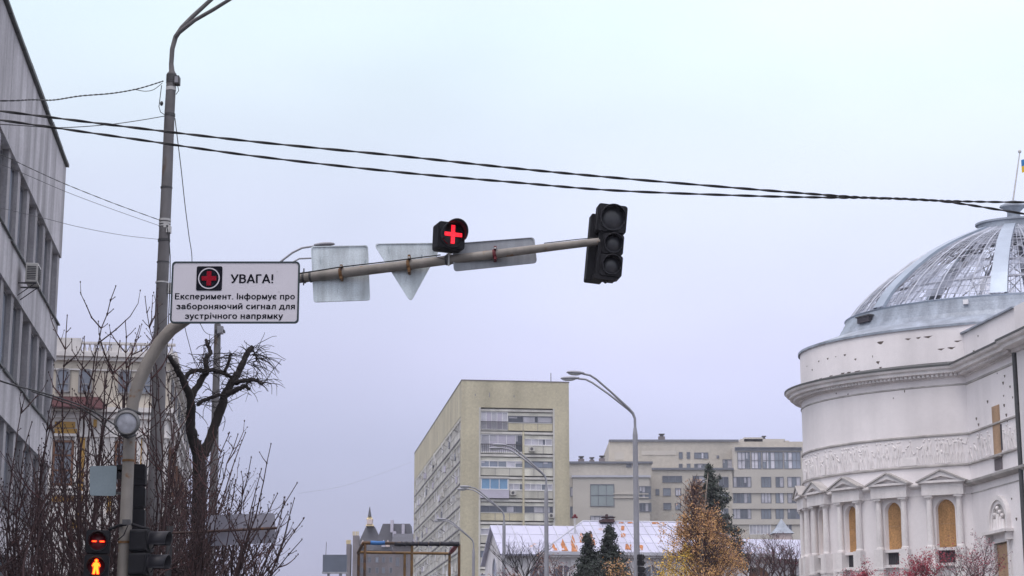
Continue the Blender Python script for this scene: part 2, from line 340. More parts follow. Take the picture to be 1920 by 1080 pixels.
def window(parent, M, u0, u1, z0, z1, y=0., fm=None, gm=None, nx=2, nz=1, fw=.07, dp=.07, arch=False, name='window'):
    mb = MB(M); a = y - dp
    ar_ = arch if arch is not True else 1.
    o = archpts(u0, u1, z0, z1, 10, ar_) if arch else [(u0, z0), (u1, z0), (u1, z1), (u0, z1)]
    i_ = archpts(u0 + fw, u1 - fw, z0 + fw, z1 - fw, 10, ar_) if arch else [(u0 + fw, z0 + fw), (u1 - fw, z0 + fw), (u1 - fw, z1 - fw), (u0 + fw, z1 - fw)]
    mb.ring(o, i_, a, y, fm); h = fw * .4
    ztop = z1 - (u1 - u0) / 2 if arch else z1
    for k in range(1, nx):
        x = u0 + (u1 - u0) * k / nx; mb.box(x - h, x + h, a + .005, y, z0 + fw, (z1 if arch else z1) - fw, fm)
    for k in range(1, nz):
        z = z0 + (ztop - z0) * k / nz; mb.box(u0 + fw, u1 - fw, a + .01, y, z - h, z + h, fm)
    f = mb.build(name, parent)
    g = MB(M)
    if isinstance(gm, list):
        for k in range(nx):
            xa, xb = u0 + fw + (u1 - u0 - 2 * fw) * k / nx, u0 + fw + (u1 - u0 - 2 * fw) * (k + 1) / nx; q = wrnd.choice(gm); zt_m = z1 - fw
            g.box(xa, xb, y - .03, y + .01, z0 + fw, zt_m, q)
            if wrnd.random() < .35: g.box(xa + .03, xa + (xb - xa) * wrnd.uniform(.3, .95), y - .032, y - .028, z0 + fw + (zt_m - z0) * wrnd.choice((0, .4, .6)), zt_m, m_curt)
    else: g.poly(i_, y - .03, y + .01, gm)
    g.build('pane', f)
    return f
# ------------------------------------------------------------------ ground and street
RS = frame((0, 0, 0), RT, ST)
g = MB(); g.add([(-3000, -1500, 0), (3000, -1500, 0), (3000, 5000, 0), (-3000, 5000, 0)], [(0, 1, 2, 3)], m_soil); tag(g.build('ground'), kind='structure')
g = MB(RS); g.add([(-7, -80, .006), (6, -80, .006), (6, 900, .006), (-7, 900, .006)], [(0, 1, 2, 3)], m_asphalt); tag(g.build('road'), kind='structure')
g = MB(RS)
for i in range(60): g.add([(-.6, -40 + i * 9, .012), (-.45, -40 + i * 9, .012), (-.45, -36 + i * 9, .012), (-.6, -36 + i * 9, .012)], [(0, 1, 2, 3)], m_paint)
tag(g.build('road_marking'), kind='structure')
for (a, b) in ((-13, -7.15), (6.15, 14)):
    g = MB(RS); g.box(a, b, -80, 900, -.1, .12, m_pave); tag(g.build('pavement'), kind='structure')
for (a, b) in ((-7.15, -7), (6, 6.15)):
    g = MB(RS); g.box(a, b, -80, 900, -.1, .124, m_kerb); tag(g.build('kerb'), kind='structure')
# ------------------------------------------------------------------ concrete office building on the left
C = P(124, 316, 60); ML = frame((C.x, C.y, 0), ST, -RT)
lb = thing('office_building', 'grey concrete office block with deep window fins, at the left edge', 'building', (C.x, C.y, 0))
zr = C.z; zt = P(117, 484, 60).z; per = 3.47; wh = 2.25
wall = MB(ML); U0 = -44
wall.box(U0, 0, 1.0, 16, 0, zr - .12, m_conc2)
rows = []; z = zt; top = zr
for k in range(4):
    wall.box(U0, 0, 0, 1.04, z, top, m_conc); rows.append((z - wh, z)); top = z - wh; z -= per
wall.box(U0, 0, 0, 1.04, 0, top, m_conc)
nb = 21
for (a, b) in rows:
    for k in range(nb + 1):
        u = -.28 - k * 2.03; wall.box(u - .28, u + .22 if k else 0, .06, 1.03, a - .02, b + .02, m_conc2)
for k in range(8):                                   # panel joints of the top band
    wall.box(-3 - k * 5.2, -2.985 - k * 5.2, -.004, .1, zt + .1, zr - .1, m_conc2)
wall.build('wall', lb)
for (a, b) in rows:
    for k in range(nb):
        u1 = -.28 - k * 2.03 - .30; u0 = u1 - 1.5
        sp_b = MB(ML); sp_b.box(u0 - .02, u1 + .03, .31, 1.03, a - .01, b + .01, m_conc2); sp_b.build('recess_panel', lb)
        window(lb, ML, u0, u1, a, b, .24 if k % 3 else .3, m_alu, m_glassA, 2 if k % 2 else 1, 1, .07, .08)
rf = MB(ML); random.seed(3); u = U0
while u < 0:
    d = min(1.4, -u); rf.box(u, u + d - .02, -.1, 16.1, zr + random.uniform(-.0, .04), zr + .1 + random.uniform(0, .05), m_flash); u += d
rf.build('roof_flashing', lb)
for (a, b) in rows:
    u = U0; rf = MB(ML)
    while u < -.2:
        d = random.uniform(1.6, 2.2); rf.box(u, min(0, u + d), -.07, .12, a - .035 + random.uniform(-.03, .03), a + .02, m_flash); u += d + .12
    rf.build('sill_flashing', lb)
def fac_u(px):                                       # distance along that facade of an image column
    h = hit(px, 500, (C.x, C.y, 0), RT); return (h - V((C.x, C.y, 0))).dot(ST), h
u, h = fac_u(38)
zz = hit(30, 503, (C.x, C.y, 0), RT).z
ac = thing('air_conditioner', 'small pale outdoor unit mounted under a window of the concrete office block', 'air conditioner', ML @ V((u, -.3, zz - .3)))
a = MB(ML); a.poly(rrect(u - .38, u + .38, zz - .27, zz + .27, .03), -.52, -.2, m_ac); a.build('casing', ac)
a = MB(ML)
for i in range(9): a.box(u - .3, u + .3, -.535, -.52, zz - .22 + i * .05, zz - .2 + i * .05, m_dsteel)
for i in range(8): a.box(u - .395, u - .38, -.48, -.24, zz - .2 + i * .05, zz - .175 + i * .05, m_dsteel)
a.build('grille', ac)
a = MB(ML)
for du in (-.3, .3): a.box(u + du - .02, u + du + .02, -.5, 0, zz - .31, zz - .27, m_dsteel); a.tube([(u + du, -.45, zz - .3), (u + du, 0, zz - .65)], .015, m_dsteel, 5)
a.build('bracket', ac)
a = MB(); p = P(59, 210, 53); a.tube([p - V((0, 0, 1.6)), p, P(59.5, 118, 53)], [.015, .012, .006], m_dsteel, 5)
tag(a.build('roof_aerial', origin=p), 'thin bare aerial rod on the concrete office roof', 'aerial')
# ------------------------------------------------------------------ cream and ochre house behind it
CY = 110; Bc = P(320, 640, CY); MC = frame((Bc.x, Bc.y, 0), RT, ST)
ch = thing('town_house', 'cream and ochre town house with roof balustrade behind the bare twigs', 'building', (Bc.x, Bc.y, 0))
def zc(py): return P(200, py, CY - 1).z
def uc(px): return (hit(px, 700, (Bc.x, Bc.y, 0), ST) - V((Bc.x, Bc.y, 0))).dot(RT)
U0 = uc(40)
wl = MB(MC); wl.box(U0, 0, 0, 32, zc(768), zc(668), m_cream); wl.box(U0, 0, 0, 32, 0, zc(771), m_cwhite)
wl.build('wall', ch)
cn = MB(MC)
for (pa, pb, o_) in ((660, 668, .45), (668, 675, .25), (690, 693, .1), (762, 771, .35), (776, 783, .2), (815, 818, .15), (920, 927, .25)):
    cn.box(U0 - .1, o_, -o_, 32, zc(pb) + .004, zc(pa), m_cwhite)
cn.build('cornice', ch)
bl = MB(MC); bl.box(U0, .3, -.3, .1, zc(643.5), zc(640), m_cwhite); bl.box(U0, .3, -.3, .1, zc(660) + .004, zc(657), m_cwhite)
u = U0; k = 0
while u < .2:
    if k % 9 == 0: bl.box(u - .2, u + .3, -.28, .08, zc(657), zc(643.5), m_cwhite)
    else:
        a_, b_ = zc(657), zc(643.5); h_ = b_ - a_
        bl.tube([(u, -.1, a_), (u, -.1, a_ + h_ * .35), (u, -.1, a_ + h_ * .7), (u, -.1, b_)], [.07, .11, .05, .08], m_cwhite, 6)
    u += .3; k += 1
bl.box(uc(60), uc(150), -.35, .3, zc(660), zc(634), m_cwhite)
for k in range(8):                                    # the return along the side street
    v = 2 + k * 3.6; bl.box(.0, .3, v, v + 3.0, zc(657), zc(644), m_cwhite)
bl.build('balustrade', ch)
for (x0, x1) in ((106, 132), (148, 173), (222, 247), (262, 287)): window(ch, MC, uc(x0), uc(x1), zc(735), zc(690), -.03, m_alu, m_glassC, 1, 2, .1, .1, arch=.4)
for (x0, x1) in ((107, 146), (222, 262)):
    window(ch, MC, uc(x0), uc(x1), zc(910), zc(825), -.05, m_brown, m_glassC, 2, 3, .13, .12)
MCS = frame((Bc.x, Bc.y, 0), ST, -RT)
for k in range(6):
    window(ch, MCS, 2.5 + k * 4.8, 4.0 + k * 4.8, zc(735), zc(692), -.01, m_alu, m_glassC, 1, 2, .1, .1, arch=.4); window(ch, MCS, 2.4 + k * 4.8, 4.1 + k * 4.8, zc(910), zc(825), -.01, m_brown, m_glassC, 2, 3, .13, .12)
tr = MB(MC)
for (x0, x1) in ((107, 146), (222, 262)):
    for (a_, b_) in ((x0 - 10, x0 - 1), (x1 + 1, x1 + 8)): tr.box(uc(a_), uc(b_), -.22, -.02, zc(918), zc(818), m_cwhite)
    tr.box(uc(x0 - 12), uc(x1 + 12), -.3, -.02, zc(818) + .003, zc(813), m_cwhite); tr.box(uc(x0 - 10), uc(x1 + 10), -.3, -.02, zc(916), zc(911), m_cwhite)
for (x0, x1, y0, y1) in ((108, 146, 790, 801), (102, 150, 803, 812), (157, 166, 820, 980), (180, 186, 785, 800), (146, 168, 975, 990), (212, 219, 820, 960), (266, 272, 820, 960), (225, 262, 790, 801), (110, 150, 930, 940)):
    tr.box(uc(x0), uc(x1), -.12, -.003, zc(y1), zc(y0), m_yel)
tr.build('window_trim', ch)
rr = MB(MC); rr.add([(uc(80), -1.3, zc(765)), (uc(205), -1.3, zc(768)), (uc(190), .0, zc(742)), (uc(80), .0, zc(742)), (uc(80), -1.3, zc(767)), (uc(205), -1.3, zc(770)), (uc(190), .0, zc(767)), (uc(80), 0, zc(767))],
    [(0, 1, 2, 3), (4, 7, 6, 5), (0, 4, 5, 1), (1, 5, 6, 2), (0, 3, 7, 4)], m_redroof); rr.build('canopy', ch)
# ------------------------------------------------------------------ tan tower block
TY = 235; T = P(866, 713, TY); MT = frame((T.x, T.y, 0), RT, ST); MTL = frame((T.x, T.y, 0), -ST, RT)
tb = thing('apartment_tower', 'tall tan apartment tower with rows of glazed loggias in mid distance', 'building', (T.x, T.y, 0))
def zt_(py): return P(900, py, TY).z
def ut(px): return (hit(px, 800, (T.x, T.y, 0), ST) - V((T.x, T.y, 0))).dot(RT)
W = ut(1067); ua, ub = ut(898), ut(1040); ztop = T.z; LEN = 76
wl = MB(MT)
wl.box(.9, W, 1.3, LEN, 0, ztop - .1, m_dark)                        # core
wl.box(.0, ua, 0, 1.34, 0, ztop, m_tan); wl.box(ub, W, 0, 1.34, 0, ztop, m_tan); wl.box(ua, ub, 0, 1.34, zt_(763), ztop, m_tan)
wl.box(0, .94, 1.34, LEN, zt_(778), ztop, m_tan); wl.box(W - 1, W + .0, 1.34, LEN, 0, ztop, m_tan)
wl.box(0, .94, LEN - 1.2, LEN, 0, zt_(778), m_tan)
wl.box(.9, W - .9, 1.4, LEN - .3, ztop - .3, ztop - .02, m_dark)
wl.box(ua, ua + .22, -.02, 1.3, 0, zt_(763), m_slab); wl.box(ub - .22, ub, -.02, 1.3, 0, zt_(763), m_slab)
random.seed(8)
for k in range(7): wl.box(.0 - .004, .05, 5 + k * 9.6, 5.12 + k * 9.6, zt_(763), zt_(742), m_dark)   # small slots in the top band
for (x_, y0, y1) in ((917, 735, 744), (890, 738, 742), (963, 739, 743)): wl.box(ut(x_), ut(x_) + .12, -.004, .05, zt_(y1), zt_(y0), m_dark)
wl.build('wall', tb)
cpg = MB(MT); cpg.box(-.06, W + .06, -.06, .5, ztop, ztop + .1, m_mauve); cpg.box(-.06, .5, .5, LEN + .1, ztop, ztop + .1, m_mauve); cpg.box(W - .4, W + .12, .5, LEN, ztop, ztop + .14, m_flash)
cpg.box(ut(935), ut(963), 6, 12, ztop - .2, ztop + .55, m_slab); cpg.tube([(ut(1040), 3, ztop), (ut(1040), 3, ztop + 1.7)], .05, m_dsteel, 5)
cpg.build('roof_edge', tb)
FL = [764.4 + 42.4 * i for i in range(10)]
mid1, mid2 = ut(953), ut(983)
cells = []
conf = [[(ua, mid1, 'full', m_curt), (mid1, ub, 'strip', m_glassB, m_tan, 3)],
        [(ua, mid2, 'full', m_curt), (mid2, ub, 'strip', m_curt, m_tanl, 4)],
        [(ua, mid2, 'strip', m_curt, m_tanl, 5), (mid2, ub, 'strip', m_glassB, m_tanl, 3)],
        [(ua, mid1, 'bay', m_blue), (mid1, ub, 'strip', m_curt, m_tanl, 8)],
        [(ua, mid2, 'strip', m_glassB, m_tan, 5), (mid2, ub, 'strip', m_glassB, m_tanl, 3)],
        [(ua, mid2, 'strip', m_curt, m_tanl, 5), (mid2, ub, 'strip', m_glassB, m_tanl, 4)],
        [(ua, mid2, 'strip', m_glassB, m_slab, 6), (mid2, ub, 'full', m_curt)],
        [(ua, mid2, 'strip', m_curt, m_tanl, 5), (mid2, ub, 'strip', m_glassB, m_tan, 3)],
        [(ua, mid2, 'strip', m_glassB, m_tanl, 4), (mid2, ub, 'strip', m_curt, m_tanl, 3)]]
slabs = MB(MT)
for i in range(9):
    y0 = FL[i]; za, zb = zt_(y0), zt_(y0 + 42.4)
    slabs.box(ua + .22, ub - .22, .12, 1.3, za - .36, za - .07, m_slab); slabs.box(ua + .22, ub - .22, .3, 1.3, za - .86, za - .46, m_tanl)
    for c_ in conf[i]:
        x0, x1 = max(c_[0], ua + .24) + .02, min(c_[1], ub - .24) - .02
        H = za - zb
        if c_[2] == 'strip':
            p = MB(MT); p.box(x0, x1, .1, .22, zb + .1, zb + H * .36, c_[4])
            n_ = 3
            for j in range(1, n_): xx = x0 + (x1 - x0) * j / n_; p.box(xx - .03, xx + .03, .085, .2, zb + .1, zb + H * .36, m_dark)
            p.box(x0, x1, .06, .24, zb + H * .36, zb + H * .385, m_slab); lg = p.build('loggia', tb)
            window(lg, MT, x0, x1, zb + H * .395, zb + H * .69, .3, m_wfr if c_[3] is not m_glassB else m_bfr, [c_[3], c_[3], m_glassB, m_curt, m_bglass], c_[5], 1, .08, .1)
        elif c_[2] == 'full':
            p = MB(MT); p.box(x0, x1, .14, .3, zb + .04, zb + .2, m_slab); p.box(x0, x1, .1, .16, zb + H * .40, zb + H * .43, m_dsteel)
            for j in range(24): xx = x0 + (x1 - x0) * j / 23; p.box(xx - .02, xx + .02, .1, .13, zb + .1, zb + H * .42, m_dsteel)
            lg = p.build('loggia', tb); window(lg, MT, x0, x1, zb + .2, zb + H * .86, .3, m_wfr, [m_curt, m_curt, m_lilac, m_glassB], 5, 1, .09, .1)
        else:
            p = MB(MT); p.box(x0 - .1, x1 + .1, -.25, .3, zb + .05, zb + H * .38, m_lilac); p.box(x0 - .12, x1 + .12, -.3, .3, zb + H * .9, zb + H * .97, m_slab); p.box(x0 - .1, x0 - .01, -.24, .3, zb + H * .38, zb + H * .9, m_slab); p.box(x1 + .01, x1 + .1, -.24, .3, zb + H * .38, zb + H * .9, m_slab)
            lg = p.build('loggia', tb); window(lg, MT, x0, x1, zb + H * .39, zb + H * .9, -.1, m_wfr, c_[3], 3, 1, .1, .1)
slabs.box(mid2 - .22, mid2 + .02, .02, 1.3, 0, zt_(807), m_tan)
slabs.build('floor_slab', tb)
for (x_, y_) in ((997, 840), (962, 923), (1033, 965)):
    a = MB(MT); uu = ut(x_); z_ = zt_(y_); a.box(uu - .38, uu + .38, -.28, .08, z_ - .28, z_ + .28, m_ac); a.tube([(uu - .05, -.29, z_), (uu - .05, -.27, z_)], .2, m_dsteel, 12)
    a.build('cooling_unit', tb)
random.seed(21)
for i in range(9):
    y0 = 778 + 42.4 * i; za, zb, zp = zt_(y0), zt_(y0 + 42.4), zt_(y0 + 26)
    bays = 11
    for k in range(bays):
        u1 = -1.4 - k * 6.62; u0 = u1 - 6.6
        p = MB(MTL)
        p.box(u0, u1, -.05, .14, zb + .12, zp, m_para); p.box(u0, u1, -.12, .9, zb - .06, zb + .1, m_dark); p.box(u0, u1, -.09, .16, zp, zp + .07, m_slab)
        p.box(u0, u1, .0, .9, za - .5, za - .1, m_tanl)
        for q in range(10):
            x0 = u0 + q * .66; x1 = x0 + .64; r_ = random.random()
            p.box(x0, x1, .3 if r_ < .5 else .16, .5, zp + .07, za - .5, m_glassB if r_ < .45 else (m_curt if r_ < .75 else m_bfr))
            if q % 2 == 0 or random.random() < .3: p.box(x0 - .04, x0 + .04, random.choice((-.02, -.05, .06)), .5, zp + .07, za - .1, m_slab if random.random() < .7 else m_wfr)
            if random.random() < .07:
                z_ = random.uniform(zb + .5, zp + .2); p.box(x0, x0 + .75, -.4, -.06, z_, z_ + .5, m_ac if random.random() < .6 else m_lsteel)
            if random.random() < .06:
                z_ = zp - random.uniform(-.1, .3); p.box(x0, x0 + 1.2, -.2, -.06, z_ - .4, z_ + .45, random.choice((m_wfr, m_lilac, m_slab, m_bfr)))
            if random.random() < .05: p.tube([(x0, 0, zp + .1), (x0 + .3, -.6, zp + .45)], .03, m_dsteel, 4)
        p.build('side_loggia', tb)
# ------------------------------------------------------------------ beige apartment block beyond
def rc(x0, y0, x1, y1, Y):
    ym = (y0 + y1) / 2; return P(x0, ym, Y).x, P(x1, ym, Y).x, P(x0, y1, Y).z, P(x0, y0, Y).z
BY = 330
bb = thing('apartment_block', 'stepped beige brick apartment block between tan tower and white rotunda', 'building', (P(1300, 900, BY).x, BY, 0))
wl = MB()
def vol(x0, y0, x1, Y, d, m, z0=0.):
    a_, b_, _, zz_ = rc(x0, y0, x1, y0 + 60, Y); wl.box(a_, b_, Y, Y + d, z0, P(x0, y0, Y).z, m)
vol(1142, 828, 1560, BY + 6, 40, m_beige); vol(1376, 838, 1560, BY + 3, 3.04, m_beigeb); vol(1040, 868, 1222, BY - 8, 13.9, m_beige); vol(1222, 880, 1376, BY, 6.04, m_beige)
vol(1074, 893, 1218, BY - 9, 1.04, m_beigeb); vol(1374, 881, 1560, BY, 3.04, m_beigeb)
for (x0, y0, x1, Y) in ((1142, 824, 1385, BY + 5.7), (1222, 877, 1376, BY - .3), (1040, 865, 1224, BY - 8.3), (1072, 891, 1220, BY - 9.25)):
    a_, b_, zA, zB = rc(x0, y0, x1, y0 + 4, Y); wl.box(a_, b_, Y, Y + 2, zA + .01, zB, m_bfr if y0 != 891 else m_seam)
for (x0, x1, y0, y1) in ((1203, 1268, 845, 853), (1152, 1170, 848, 862), (1150, 1216, 925, 927), (1150, 1216, 932, 934)):
    Y = BY + 5.9 if y0 < 870 else BY - 9.2; a_, b_, zA, zB = rc(x0, y0, x1, y1, Y); wl.box(a_, b_, Y, Y + .5, zA, zB, m_beigeb)
for yy in (914.5, 944, 973.5, 1003):
    a_, b_, zA, zB = rc(1372, yy, 1560, yy + 10, BY - .2); wl.box(a_, b_, BY - .25, BY + .1, zA, zB, m_beigeb)
wl.build('wall', bb)
def q7(a): return 1040 + a[0] / 2.7, 680 + a[1] / 2.7, 1040 + a[2] / 2.7, 680 + a[3] / 2.7
def bwin(a, Y, nx, nz=1, gm=None, fm=m_bfr):
    gm = gm or ([m_bglass, m_bglass, m_glassB, m_curt] if nx > 1 else m_bglass)
    x0, y0, x1, y1 = q7(a); a_, b_, zA, zB = rc(x0, y0, x1, y1, Y); window(bb, None, a_, b_, zA, zB, Y - .004, fm, gm, nx, nz, .11, .12)
for a_ in ((628, 453, 648, 487), (668, 453, 686, 487), (628, 512, 648, 535), (668, 512, 688, 535)): bwin(a_, BY + 6, 1)
for a_ in ((706, 455, 778, 487), (706, 512, 778, 537)): bwin(a_, BY + 6, 4)
for x in range(4): bwin(((925, 995, 1050, 1160)[x], 452, (990, 1046, 1156, 1245)[x], 538), BY + 3, (3, 3, 5, 4)[x], 2)
bwin((912, 428, 1250, 446), BY + 2.9, 1)
for y_ in (578, 658, 738):
    bwin((903, y_, 995, y_ + 54), BY, 5); bwin((1045, y_, 1096, y_ + 54), BY, 3, 1, m_curt if y_ == 658 else m_bglass); bwin((1118, y_, 1160, y_ + 54), BY, 2); bwin((1178, y_, 1245, y_ + 54), BY, 3)
bwin((985, 820, 1095, 870), BY, 6, 1, m_curt, m_wfr); bwin((1120, 820, 1200, 870), BY, 4)
for a_ in ((610, 635, 640, 675), (610, 710, 640, 745), (700, 573, 760, 607), (830, 578, 880, 632), (835, 658, 880, 712), (835, 738, 880, 792), (510, 640, 530, 672)): bwin(a_, BY, 2)
for a_ in ((820, 470, 832, 485), (850, 490, 900, 537)): bwin(a_, BY + 6, 2)
bwin((545, 573, 645, 607), BY, 3, 1, m_bglass); bwin((548, 635, 588, 675), BY, 1); bwin((550, 710, 590, 745), BY, 1); bwin((362, 512, 390, 530), BY - 8, 1)
bwin((428, 625, 488, 690), BY - 9, 4, 2); bwin((428, 710, 490, 755), BY - 9, 4)
bwin((78, 630, 128, 678), BY - 8, 2); bwin((78, 728, 97, 785), BY - 8, 1); bwin((113, 728, 132, 785), BY - 8, 1)
m_green = mat('greenish_glass', (.27, .32, .33), .2, .15, .15, spec=.6)
bwin((180, 615, 302, 728), BY - 9, 3, 2, m_green); bwin((180, 775, 297, 805), BY - 9, 5, 1, m_curt)
rt = MB()
for (x0, y0, x1, y1) in ((1388, 823, 1472, 838), (1395, 820, 1430, 824), (1470, 826, 1480, 838)): a_, b_, zA, zB = rc(x0, y0, x1, y1, BY + 8); rt.box(a_, b_, BY + 8, BY + 16, zA - 1.5, zB, m_beigeb)
rt.build('roof_box', bb)
for (x, y0, w_) in ((1241, 813, 6), (1176, 826, 2), (1433, 817, 3), (1090, 855, 5.5), (1110, 857, 4.5), (1129, 854, 5.5)):
    Y = BY + 9 if x > 1140 else BY - 4
    c = MB(); a_, b_, zA, zB = rc(x - w_, y0 + 5, x + w_, y0 + 22, Y); c.box(a_, b_, Y, Y + 1.2, zA - 1, zB, m_mauve); a2, b2, z2, z3 = rc(x - w_ * .55, y0, x + w_ * .55, y0 + 6, Y); c.box(a2, b2, Y + .2, Y + .9, z2 - .2, z3 - .15, m_dsteel); c.box(a2 - .2, b2 + .2, Y, Y + 1.1, z3 - .15, z3, m_dsteel)
    c.build('chimney', bb)
# ------------------------------------------------------------------ slate-roofed buildings far left of the tower
FY = 420
fb = thing('spired_house', 'dark slate roofed house with pointed spire beside the tan tower', 'building', (P(700, 1000, FY).x, FY, 0))
def fpt(x, y, Y=FY): q = P(x, y, Y); return (q.x, q.z)
wl = MB(); a_, b_, zA, zB = rc(664, 1030, 752, 1080, FY); wl.box(a_, b_, FY, FY + 14, 0, zB, m_mauve); wl.build('wall', fb)
r_ = MB(); c_ = V((P(692, 1000, FY).x, FY + 5, 0))
def pyr(mb, x0, x1, y0, xt0, xt1, y1, m, dep=9):
    p0, p1 = P(x0, y0, FY), P(x1, y0, FY); t0, t1 = P(xt0, y1, FY), P(xt1, y1, FY); k = (t1.x - t0.x) / max(.01, p1.x - p0.x) * dep / 2; ym = FY + dep / 2 - .4
    mb.add([(p0.x, FY - .4, p0.z), (p1.x, FY - .4, p0.z), (p1.x, FY - .4 + dep, p0.z), (p0.x, FY - .4 + dep, p0.z), (t0.x, ym - k, t0.z), (t1.x, ym - k, t0.z), (t1.x, ym + k, t0.z), (t0.x, ym + k, t0.z)],
           [(0, 1, 5, 4), (1, 2, 6, 5), (2, 3, 7, 6), (3, 0, 4, 7), (4, 5, 6, 7), (0, 3, 2, 1)], m)
pyr(r_, 666, 722, 1032, 684, 701, 986, m_slate); pyr(r_, 700, 772, 1032, 717, 768, 981, m_slate, 12)
r_.build('roof', fb)
s_ = MB(); pyr(s_, 685.5, 700.5, 986, 687, 699.5, 983, m_gold, 3.4); pyr(s_, 688, 698, 983, 688, 698, 974, m_pink, 2.6); pyr(s_, 687, 699, 974, 690, 696, 968, m_gold, 2.8); pyr(s_, 690, 696, 968, 692.7, 693.5, 950, m_slate, 1.6); s_.build('spire', fb)
for (x0, y0, x1) in ((661, 1004, 672), (649, 1020, 657)):
    t = MB(); a_, b_, zA, zB = rc(x0, y0, x1, 1080, FY - 3); t.box(a_, b_, FY - 3, FY, 0, zB, m_mauve)
    for j in range(4): xx = a_ + (b_ - a_) * (j + .1) / 3.6; t.box(xx - .1, xx + .12, FY - 3, FY - 2.6, zB, zB + .9, m_gold)
    t.build('turret', fb)
for (x0, y0, x1, y1) in ((737, 997, 743, 1014), (754, 984, 759, 1000), (733, 976, 738, 982)):
    t = MB(); a_, b_, zA, zB = rc(x0, y0, x1, y1, FY + 1); t.box(a_, b_, FY - .6, FY + 3, zA - 2, zB, m_lilac); t.build('chimney', fb)
for x_ in (676, 690, 704, 716, 730):
    for y_ in (1044, 1064): a_, b_, zA, zB = rc(x_, y_, x_ + 6, y_ + 11, FY); window(fb, None, a_, b_, zA, zB, FY - .004, m_bfr, m_glassB, 1, 1, .12, .1)
for x_ in (677, 716, 724):
    t = MB(); a_, b_, zA, zB = rc(x_, 1016, x_ + 7, 1026, FY); t.poly([(a_, zA), (b_, zA), (b_, zB - .3), ((a_ + b_) / 2, zB + .4), (a_, zB - .3)], FY - 1, FY + 3, m_pink if x_ != 716 else m_lilac); t.build('dormer', fb)
gb = thing('grey_house', 'plain grey gabled house squeezed beside the foot of the tan tower', 'building', (P(745, 1040, 390).x, 390, 0))
t = MB(); a_, b_, zA, zB = rc(736, 1020, 790, 1080, 390); t.box(a_, b_, 390, 404, 0, zB, m_mauve); t.build('wall', gb)
t = MB(); q0, q1 = P(733, 1022, 389), P(792, 1022, 389); z1 = P(740, 1000, 396).z
t.add([(q0.x, 389, q0.z), (q1.x, 389, q0.z), (q1.x, 405, q0.z), (q0.x, 405, q0.z), (q0.x, 397, z1), (q1.x, 397, z1)], [(0, 1, 5, 4), (2, 3, 4, 5), (0, 4, 3), (1, 2, 5), (0, 3, 2, 1)], m_slate); t.build('roof', gb)
for x_ in (742, 756):
    a_, b_, zA, zB = rc(x_, 1045, x_ + 7, 1062, 390); window(gb, None, a_, b_, zA, zB, 389.996, m_bfr, m_glassB, 2, 1, .12, .1)
bd = thing('advertising_board', 'blank blue grey board on posts with thin aerial, far left of the spire', 'billboard', (P(626, 1080, 200).x, 200, 0))
a_, b_, zA, zB = rc(605, 1040, 650, 1072, 200); t = MB(); t.poly([(a_, zA), (b_, zA), (b_, zB), (a_, zB)], 200, 200.4, m_screen); t.build('panel', bd)
t = MB(); t.box(a_ - .05, b_ + .05, 199.9, 200.5, zA - .18, zA - .02, m_lamp); t.box(a_ + .5, a_ + .75, 200.1, 200.4, 0, zA - .18, m_lamp); t.box(b_ - .8, b_ - .5, 200.1, 200.4, 0, zA - .18, m_lamp); q = P(611, 1040, 200.2); t.tube([q, P(612, 1016, 200.2)], .03, m_dsteel, 5); t.build('post', bd)
# ------------------------------------------------------------------ long low white-roofed hall
WY = 128; A = P(945, 1035, WY); MW = frame((A.x, A.y, 0), RT, ST)
hb = thing('white_hall', 'low white hall with rust stained metal roof in front of the towers', 'building', (A.x, A.y, 0))
def uw(px): return (hit(px, 1033, (A.x, A.y, 0), ST) - V((A.x, A.y, 0))).dot(RT)
ze = A.z; GD = 11.; zri = P(922, 985, WY + 5.5).z; u1 = uw(1170); zm = P(1230, 977, WY + 6.5).z
uh0, uh1, ur0, ur1 = uw(1012), uw(1452), uw(1120), uw(1338); HD = 13.; f0 = -.6
wl = MB(MW); wl.poly([(0, 0), (u1, 0), (u1, ze), (0, ze)], .2, GD, m_whwall)
wl.add([(0, .2, ze), (0, GD, ze), (0, GD / 2, zri - .12), (u1, .2, ze), (u1, GD, ze), (u1, GD / 2, zri - .12)], [(0, 2, 1), (3, 4, 5), (0, 3, 5, 2), (1, 2, 5, 4)], m_whwall)
wl.box(uh0 + .4, uh1 - .4, f0 + .5, f0 + HD - .4, 0, ze - .02, m_whwall)
wl.box(uw(1440), uw(1600), 1, 10, 0, P(1500, 1040, WY).z, m_whwall)
for uu in (uw(1075), uw(1180), uw(1260), uw(1385)): wl.box(uu - .25, uu + .25, f0 + .38, f0 + .52, 0, ze - .3, m_whwall)
wl.build('wall', hb)
rf = MB(MW)
def slab4(mb, a, b, c, d, m, th=.12):
    a, b, c, d = V(a), V(b), V(c), V(d); n_ = (b - a).cross(d - a).normalized() * th
    mb.add([a, b, c, d, a - n_, b - n_, c - n_, d - n_], [(0, 1, 2, 3), (7, 6, 5, 4), (0, 4, 5, 1), (1, 5, 6, 2), (2, 6, 7, 3), (3, 7, 4, 0)], m)
sl = (zri - ze) / (GD / 2); ov = .35
slab4(rf, (-.3, -ov, ze - sl * ov), (u1, -ov, ze - sl * ov), (u1, GD / 2, zri), (-.3, GD / 2, zri), m_whroof)
slab4(rf, (u1, GD + ov, ze - sl * ov), (-.3, GD + ov, ze - sl * ov), (-.3, GD / 2, zri + .01), (u1, GD / 2, zri + .01), m_whroof)
for k in range(9): slab4(rf, (k * 1.0 + .2, -ov, ze - sl * ov + .05), (k * 1.0 + .24, -ov, ze - sl * ov + .05), (k * 1.0 + .24, GD / 2, zri + .05), (k * 1.0 + .2, GD / 2, zri + .05), m_seam, .05)
